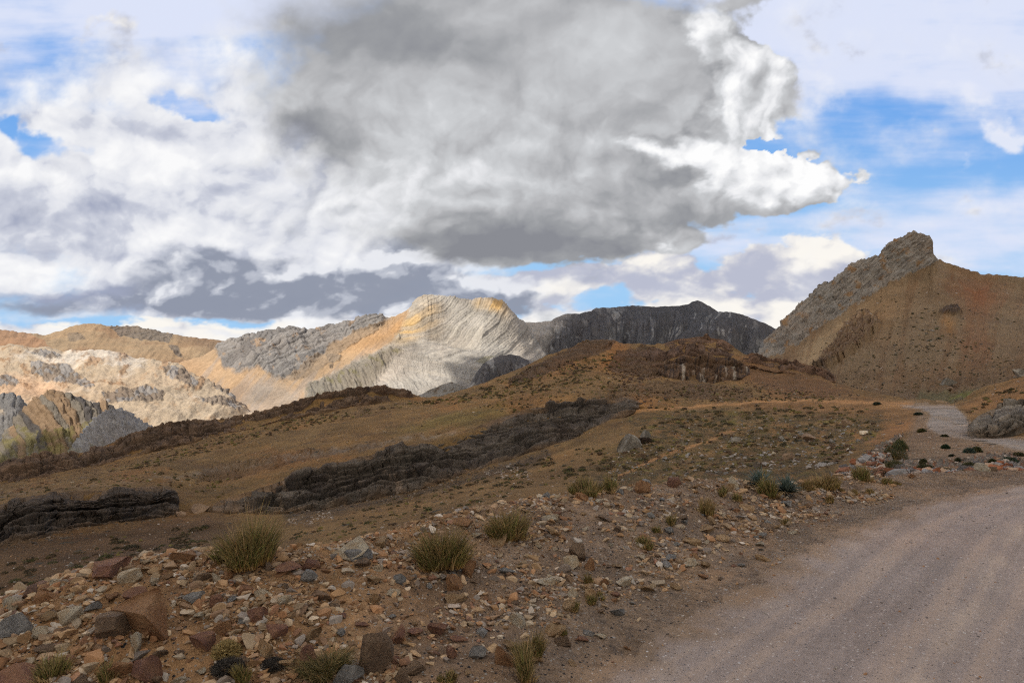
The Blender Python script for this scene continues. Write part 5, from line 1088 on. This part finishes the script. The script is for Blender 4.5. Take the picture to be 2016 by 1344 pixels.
def ppx(px, row): return near_at_row(px, row)[1] / FOC
# large clumps: heading, row of the foot, half width and height in photo pixels
for (px, row, hw, hh, tall, br, lab, sd) in [
  (492, 1110, 76, 138, 46, .55, 'tallest bushy grass clump with long dry stalks, left of centre', 1),
  (868, 1112, 72, 92, 8, .72, 'second wide brown green grass clump, in front of the crest near the centre', 2),
  (1004, 1062, 56, 84, 6, .75, 'third brown grass clump, behind and right of the second one', 3),
  (1156, 976, 40, 44, 8, .7, 'fourth brown grass clump on the crest beside an orange stone', 4),
  (1206, 972, 24, 38, 0, .35, 'green grass clump joined to the right side of the fourth clump', 5),
  (1034, 1345, 30, 78, 5, .55, 'lower tuft of the pair at the road edge, cut by the bottom of the picture', 6),
  (1046, 1296, 32, 68, 6, .6, 'upper tuft of the pair at the road edge', 7),
  (1518, 980, 26, 42, 0, .25, 'upright green tuft growing between the two spiky plants', 8),
  (1386, 1016, 24, 36, 3, .8, 'greyish brown grass tuft on the bank left of the spiky plants', 9),
  (1270, 1082, 20, 36, 0, .35, 'green tuft of mixed blades on the bank below the greyish tuft', 10),
  (1323, 1036, 11, 28, 0, .5, 'narrow tuft left of the greyish brown tuft', 11), (1296, 1050, 13, 20, 0, .45, 'low round tuft between the narrow tuft and the green tuft', 12),
  (1423, 980, 10, 30, 2, .4, 'thin upright tuft by a tan stone on the crest', 13), (1452, 990, 14, 18, 0, .5, 'low tuft right of the thin upright tuft', 14),
  (1162, 1190, 13, 28, 0, .4, 'small tuft among stones on the road verge', 15), (1182, 1182, 12, 18, 0, .5, 'small straw coloured tuft at the verge, right of its neighbour', 16),
  (1130, 1206, 12, 26, 0, .45, 'small dark green tuft at the verge beside a flat stone', 17), (1106, 1252, 16, 18, 0, .4, 'small tuft growing over a yellow tan slab', 18), (1160, 1152, 14, 24, 0, .5, 'tuft right of the clean cut cream cube', 19),
  (1620, 962, 42, 34, 0, .9, 'wide dry yellow grass clump on the verge right of the spiky plants', 20), (1590, 966, 20, 24, 0, .95, 'dry straw tuft left of the wide yellow clump', 21), (1702, 950, 24, 34, 4, .5, 'green yellow tuft at the rim of the road', 22),
  (1744, 954, 16, 14, 0, .6, 'low olive tuft right of the green yellow rim tuft', 23), (1767, 956, 10, 7, 0, .8, 'tiny dry tuft on the verge beside the low olive tuft', 24), (1684, 976, 14, 12, 0, .8, 'small dry tuft standing alone on the grey verge', 25),
  (1712, 974, 12, 11, 0, .8, 'second small dry tuft on the grey verge', 26), (1631, 992, 14, 16, 0, .8, 'dry tuft above the white pebbles on the verge', 27), (1550, 1036, 13, 14, 0, .75, 'lone dry tuft between the bank and the road', 28), (1656, 970, 9, 8, 0, .8, 'tiny dry tuft between two larger verge tufts', 29),
  (98, 1352, 46, 58, 4, .3, 'green tuft at the bottom left corner', 30), (482, 1350, 22, 52, 3, .4, 'green tuft at the bottom edge below the cushion plant', 31), (212, 1350, 22, 40, 0, .5, 'half hidden tuft at the bottom edge beside the orange slab', 32),
  (880, 1352, 22, 26, 0, .6, 'small tuft at the bottom edge right of the big weathered boulder', 33)]:
    s = ppx(px, min(row, 1343)); rad = hw * s * .72; h = hh * s
    n = int(np.clip(hw * 44, 160, 3400)); me = tuft_mesh(int(n * .44), rad, h * (.86 if tall > 30 else 1.06), sd * 10, lean=1.0 if hw > 40 else .7, tall=tall, width=max(.005, s * 2.1), brown=br)
    put_plant("grass_tuft", me, px, min(row, 1343) - 3, lab)
# wiry curled tuft and the pale cushion plant by it
s = ppx(645, 1330); me = (lambda q: raw_mesh("wiry_tuft", q[0], q[1], q[2], M_leaf, False))(merge([blades(1300, 40 * s, 72 * s, 1.0, .0035, (92, 76, 44), (96, 92, 52), (124, 112, 70), 401, curl=1.5, segs=6), blades(20, 10 * s, 110 * s, .2, .0025, BRN, BRN, BRN, 402, curl=.2)]))
put_plant("grass_tuft", me, 645, 1328, 'wiry curled grass tuft spilling over the dark red slab at the bottom')
s = ppx(440, 1290)
def cushion(rad, h, n, seed, c1, c2, w=.006):
    r = np.random.RandomState(seed); th = np.arccos(r.uniform(.05, 1, n)); ph = r.uniform(0, 6.28, n); D = np.stack([np.sin(th) * np.cos(ph), np.sin(th) * np.sin(ph), np.cos(th)], -1)
    B = D * np.array([rad, rad, h]) * r.uniform(.7, 1.02, (n, 1)); T = D + r.normal(0, .5, (n, 3)); T /= np.linalg.norm(T, axis=1, keepdims=True)
    L = r.uniform(.5, 1.3, (n, 1)) * w * 3; S = np.cross(T, r.normal(size=(n, 3))); S /= np.maximum(np.linalg.norm(S, axis=1, keepdims=True), 1e-6)
    V = np.stack([B - S * w * .35, B + S * w * .35, B + T * L + S * w * .1, B + T * L - S * w * .1], 1).reshape(-1, 3); F = np.arange(n * 4).reshape(n, 4)
    C = np.where((r.rand(n) < .5)[:, None], A(*c1), A(*c2)) * r.uniform(.6, 1.3, (n, 1)); return V, F, np.repeat(C, 4, 0)
q = cushion(24 * s, 22 * s, 3200, 5, (196, 172, 116), (150, 130, 84), .007); me = raw_mesh("cushion", q[0], q[1], q[2], M_leaf, False)
put_plant("cushion_plant", me, 446, 1288, 'straw coloured spiny cushion plant between the reddish pyramid stone and the striped block', cat='cushion plant')
q = cushion(30 * s, 16 * s, 2600, 6, (96, 88, 78), (66, 60, 54), .006); me2 = raw_mesh("dead_cushion", q[0], q[1], q[2], M_leaf, False)
put_plant("cushion_plant", me2, 450, 1318, 'grey withered cushion plant below the straw coloured one', cat='cushion plant')
put_plant("cushion_plant", me2, 536, 1312, 'dark withered twiggy cushion beside the striped block', cat='cushion plant', scale=.8)
# spiky rosettes
def rosette(n, L, w, seed, cA=(128, 138, 124), cB=(62, 78, 66)):
    r = np.random.RandomState(seed); V, F, C = [], [], []; o = 0
    for i in range(n):
        el = math.acos(r.uniform(-.05, .98)); az = r.uniform(0, 6.28); d = np.array([math.sin(el) * math.cos(az), math.sin(el) * math.sin(az), math.cos(el)])
        sd_ = np.cross(d, [0, 0, 1.]); sd_ /= np.linalg.norm(sd_) + 1e-6; up = np.cross(sd_, d); l = L * r.uniform(.75, 1.08); dead = el > 1.35; sag = .10 * math.sin(el)
        for k in range(5):
            t = k / 4; ww = w * (1 - t) ** .8 * (.6 + .4 * min(1, t * 5 + .3)); c = d * (.06 * L + l * t) + np.array([0, 0, -sag * l * t * t + .10 * L])
            for sgn, lift in ((-1, .35), (0, 0), (1, .35)): V.append(c + sd_ * sgn * ww + up * lift * ww); C.append((A(150, 128, 96) if dead else (A(*cA) if sgn else A(*cB))) * r.uniform(.8, 1.1))
            if k:
                for q_ in (0, 1): F.append((o + (k - 1) * 3 + q_, o + (k - 1) * 3 + q_ + 1, o + k * 3 + q_ + 1, o + k * 3 + q_))
        o += 15
    return np.array(V), np.array(F), np.array(C)
for px, row, hw, hh, lab, sd, n in [(1498, 960, 37, 44, 'blue grey spiky rosette plant on the crest, left one of the joined pair', 1, 150), (1548, 974, 38, 40, 'darker spiky rosette plant spreading right of the green tuft', 2, 150), (1190, 962, 16, 30, 'small spiky rosette poking out behind the fourth grass clump', 3, 70)]:
    s = ppx(px, row); q = rosette(n, hw * s * 1.05, hw * s * .055 + .002, sd); me = raw_mesh("rosette", q[0], q[1], q[2], M_spike, False)
    put_plant("spiky_plant", me, px, row, lab, cat='spiky plant', sink=-.05 * hw * s)
# bushes on the slope beyond the road
def bush(n, rad, h, seed, c1, c2, w):
    a = cushion(rad, h, n, seed, c1, c2, w); b_ = blades(n // 3, rad, h * 1.2, .6, w * .35, BRN, c2, c1, seed + 1, curl=.4); return merge([a, b_])
for i, (px, row, hw, hh, c1, c2, lab) in enumerate([
  (1762, 893, 24, 30, (76, 84, 48), (92, 84, 52), 'largest olive bush on the slope below the bend, upper one'), (1772, 880, 16, 22, (84, 90, 46), (70, 78, 44), 'leafy crown of the largest olive bush, right of it'), (1762, 918, 22, 20, (80, 84, 50), (104, 92, 56), 'olive bush just below the largest bush'), (1740, 934, 20, 16, (96, 80, 60), (84, 76, 56), 'brownish twiggy bush at the road rim'),
  (1861, 880, 8, 9, (52, 72, 50), (64, 78, 50), 'small dark green bush on bare earth below the lower road'), (1908, 888, 11, 11, (80, 96, 84), (62, 80, 66), 'blue green bush below the straight part of the lower road'), (1922, 886, 11, 11, (84, 84, 46), (72, 74, 42), 'olive bush joined to the right of the blue green bush'),
  (1912, 916, 14, 12, (72, 74, 42), (84, 82, 48), 'dark olive bush leaning on the slope near the right edge'), (1956, 908, 8, 9, (78, 78, 44), (66, 70, 40), 'small bush left of the long pale slab'), (1874, 897, 6, 5, (54, 62, 46), (66, 68, 46), 'tiny dark bush in the middle of the bare earth'), (1886, 904, 5, 6, (78, 80, 48), (70, 72, 44), 'tiny olive bush right of the tiny dark one'),
  (1818, 908, 7, 9, (84, 84, 50), (74, 76, 46), 'small olive bush at the left side of the bare earth'), (1990, 905, 16, 9, (60, 80, 64), (76, 84, 56), 'dark green bush at the right edge above the pale slab'), (2006, 895, 12, 8, (84, 80, 50), (72, 70, 44), 'olive bush at the right edge by the lower road'),
  (1822, 920, 18, 12, (92, 86, 52), (78, 76, 48), 'low olive bush above the road rim rubble'), (1858, 926, 22, 11, (82, 78, 48), (96, 86, 54), 'spreading brown olive bush on the rim rubble'), (1900, 930, 22, 9, (94, 84, 52), (80, 76, 48), 'low spreading bush along the road rim'), (1960, 925, 16, 10, (112, 104, 56), (96, 92, 52), 'yellow green grass bush under the pale slab'),
  (1860, 858, 7, 4, (60, 66, 44), (78, 74, 46), 'tiny bush at the outer edge of the lower road'), (1814, 848, 8, 6, (96, 90, 48), (70, 70, 44), 'yellow green bush left of the road bend'), (1808, 815, 8, 4, (56, 66, 52), (66, 72, 50), 'dark bush beside the start of the lower road'), (1726, 795, 7, 4, (70, 78, 62), (60, 66, 50), 'grey green bush alone on the orange saddle'),
  (1270, 868, 20, 10, (74, 58, 48), (86, 70, 56), 'dark heathery shrub between the knobbly boulders')]):
    p = mid_at(px, row + hh * .3); s = p[1] / FOC; q = bush(int(700 + hw * 60), hw * s * .9, hh * s * 1.05, 50 + i, c1, c2, max(s * .95, .012)); me = raw_mesh("bush", q[0], q[1], q[2], M_leaf, False)
    o = bpy.data.objects.new("bush", me); scene.collection.objects.link(o); o.location = (p[0], p[1], p[2] - .05); tag(o, lab, 'bush')
# low cushions dotted over the slopes: the ones that show largest as objects, the rest as ground cover
CUSH = [cushion(.5, .34, 420, 70 + k, [(98, 88, 58), (86, 78, 54), (108, 92, 60), (96, 98, 54)][k], [(80, 70, 50), (72, 66, 48), (88, 74, 52), (78, 78, 48)][k], .045) for k in range(4)]
CME = [raw_mesh("low_shrub", q[0], q[1], q[2], M_leaf, False) for q in CUSH]
CLAB = ['brownish low cushion shrub dotted on the valley slope', 'dark low cushion shrub dotted on the valley slope', 'dry reddish low shrub dotted on the valley slope', 'olive green low cushion shrub dotted on the valley slope']
REG = [([(560, 1060), (760, 985), (1000, 925), (1130, 885), (1240, 880), (1200, 935), (960, 985), (800, 1030), (650, 1080)], 420, 2.4, 7), ([(0, 1110), (200, 1060), (400, 1030), (470, 1045), (380, 1090), (180, 1110), (60, 1160), (0, 1190)], 110, 3, 9), ([(300, 920), (560, 850), (800, 800), (1000, 790), (1180, 745), (1210, 700), (1100, 725), (900, 780), (560, 825), (200, 930)], 900, 1.3, 4.6),
       ([(0, 970), (300, 925), (480, 935), (440, 980), (370, 965), (200, 962), (0, 985)], 150, 1.8, 5), ([(880, 790), (1050, 720), (1220, 690), (1220, 780), (1000, 815)], 520, 1.2, 4), ([(1180, 925), (1260, 840), (1400, 812), (1720, 818), (1735, 850), (1650, 910), (1200, 950)], 900, 1.6, 6), ([(1260, 800), (1480, 798), (1700, 800), (1720, 815), (1330, 815)], 90, 2.5, 6),
       ([(1900, 815), (1920, 795), (1990, 760), (2016, 755), (2016, 785), (1960, 800)], 60, 2.5, 6), ([(1200, 760), (1480, 760), (1640, 775), (1640, 790), (1300, 790)], 300, 1.3, 4), ([(0, 1180), (60, 1150), (300, 1060), (430, 1060), (400, 1090), (180, 1110)], 70, 3, 10)]
cand = []
for poly, n_, a_, b_ in REG:
    xs = [p[0] for p in poly]; ys = [p[1] for p in poly]; k = 0
    while k < n_:
        px, row = rnds.uniform(min(xs), max(xs)), rnds.uniform(min(ys), max(ys))
        if not inpoly(np.array([px]), np.array([row]), poly)[0]: continue
        k += 1
        if float(fbm2(np.array([px / 55.]), np.array([row / 22.]), 3, .5, 777)[0]) < rnds.uniform(-.45, .12): continue
        if inpoly(np.array([px]), np.array([row]), LROAD)[0]: continue
        p = mid_at(px, row)
        if p is not None: cand.append((rnds.uniform(a_, b_) * (1.0 if rnds.random() > .15 else 1.5), px, p))
cand.sort(key=lambda t: -t[0])
for i, (w_, px, p) in enumerate(cand[:270]):
    k = rnds.randrange(4); o = bpy.data.objects.new("low_shrub", CME[k]); scene.collection.objects.link(o); sc = w_ * 2.0 * p[1] / FOC
    o.location = (p[0], p[1], p[2] - .04 * sc); o.scale = (sc, sc * .9, sc * rnds.uniform(.6, .95)); o.rotation_euler.z = rnds.uniform(0, 6); tag(o, CLAB[k], 'low shrub', CLAB[k].split(' dotted')[0] + 's on the slopes')
def dots(name, pts, sizes, label, seed, cols):
    r = np.random.RandomState(seed); shapes = [rock_shape(970 + k, 1, 4, .12) for k in range(4)]
    c = np.array([A(*cols[i]) for i in r.randint(0, len(cols), len(pts))]) * r.uniform(.7, 1.2, (len(pts), 1))
    scatter_mesh(name, shapes, np.array(pts), np.array(sizes), c, M_chip, .2, seed=seed, label=label, flat=(.35, .7), tiltamp=.1)
dots("ground_cover", [p for _, _, p in cand[270:]], [w_ * 1.9 * p[1] / FOC for w_, _, p in cand[270:]], 'tiny shrubs peppered over the valley floor and slopes', 21, [(98, 86, 56), (84, 76, 50), (108, 98, 56), (90, 72, 54)])
pk_at = make_lookup(PEAK[3:]); pts, sz = [], []; pr, psz = [], []
for poly, n_, a_, b_ in [([(1640, 760), (1700, 700), (1760, 640), (1900, 660), (2016, 720), (2016, 745), (1900, 778), (1700, 778)], 420, 1.6, 4.0), ([(1520, 740), (1600, 690), (1750, 570), (1830, 540), (1860, 600), (1700, 700), (1600, 750)], 70, 1.5, 3.2), ([(1790, 620), (1840, 600), (1850, 680), (1800, 690)], 40, 2, 5), ([(1850, 600), (2016, 600), (2016, 720), (1900, 700)], 50, 1.5, 3)]:
    xs = [p[0] for p in poly]; ys = [p[1] for p in poly]; k = 0
    while k < n_:
        px, row = rnds.uniform(min(xs), max(xs)), rnds.uniform(min(ys), max(ys))
        if not inpoly(np.array([px]), np.array([row]), poly)[0]: continue
        k += 1; p = pk_at(px, row)
        if p is None: continue
        if rnds.random() < .62: pts.append(p); sz.append(rnds.uniform(a_, b_) * 1.6 * p[1] / FOC)
        else: pr.append(p); psz.append(rnds.uniform(a_, b_) * 1.5 * p[1] / FOC)
dots("ground_cover", pts, sz, 'dark shrubs peppered over the scree of the rocky peak', 22, [(84, 78, 56), (76, 70, 52), (96, 86, 60)])
dots("scree_boulders", pr, psz, 'grey fallen boulders strewn over the scree of the rocky peak', 23, [(146, 136, 122), (120, 108, 94), (98, 86, 74)])

# ------------------------------------------------------------------ the cloud overhead that shades the near land
def build_cloud():
    H0 = 1500.0; sh = sdir[:2] / sdir[2] * H0
    g = np.arange(-2600, 3000, 45.0); X, Y = np.meshgrid(g, np.arange(-1300, 3900, 45.0))
    # area shaded on the ground: all the near land, and the dark range behind it; the left and middle mountains stay in the sun
    m1 = np.minimum(np.minimum(700 - Y, Y + 900), np.minimum(X + 1500, 1700 - X)) / 300.
    hx = X - (-135 + 195 * sst(Y, 1520, 1700) + 0.02 * np.clip(Y - 1700, 0, None)); m2 = np.minimum(np.minimum(hx, 2200 - X), np.minimum(Y - 500, 3600 - Y)) / 220.
    T = np.maximum(m1, m2); T = np.clip(T, -1, 1.0) + fbm2(X / 420., Y / 420., 5, .55, 801) * .45 * (np.maximum(m1, m2) < 1.2)
    th = np.clip(T, -.02, 1)
    puf = 1 + .5 * fbm2(X / 160., Y / 160., 4, .55, 802)
    top = np.stack([X + sh[0], Y + sh[1], H0 + 210 * th ** .5 * puf if False else H0 + 210 * np.sqrt(np.clip(th, 0, 1)) * puf], -1); bot = np.stack([X + sh[0], Y + sh[1], H0 - 60 * np.sqrt(np.clip(th, 0, 1)) * puf], -1)
    keep = (T[:-1, :-1] > 0) | (T[1:, 1:] > 0) | (T[1:, :-1] > 0) | (T[:-1, 1:] > 0)
    m = bpy.data.materials.new("cloud_vapour"); m.use_nodes = True; N = NT(m.node_tree); N.n.clear(); out = N.n.new('ShaderNodeOutputMaterial')
    d = N.n.new('ShaderNodeBsdfDiffuse'); t = N.n.new('ShaderNodeBsdfTranslucent'); x = N.n.new('ShaderNodeMixShader'); x.inputs[0].default_value = .66
    tc = N.n.new('ShaderNodeTexCoord'); cc = N.mix(N.noise(tc.outputs['Object'], .004, 5, .5), (.86, .87, .9, 1), (.93, .93, .95, 1))
    N.l.new(cc, d.inputs[0]); N.l.new(cc, t.inputs[0]); N.l.new(d.outputs[0], x.inputs[1]); N.l.new(t.outputs[0], x.inputs[2]); N.l.new(x.outputs[0], out.inputs[0])
    R, Cn = X.shape; n_ = R * Cn; idx = np.arange(n_).reshape(R, Cn); q = np.stack([idx[:-1, :-1], idx[:-1, 1:], idx[1:, 1:], idx[1:, :-1]], -1)[keep]
    me = raw_mesh("cloud", np.concatenate([top.reshape(-1, 3), bot.reshape(-1, 3)]), np.concatenate([q, q[:, ::-1] + n_]), None, m, True)
    o = bpy.data.objects.new("cloud", me); scene.collection.objects.link(o); tag(o, 'broad grey cloud hanging over the near hills', kind='structure')
build_cloud()
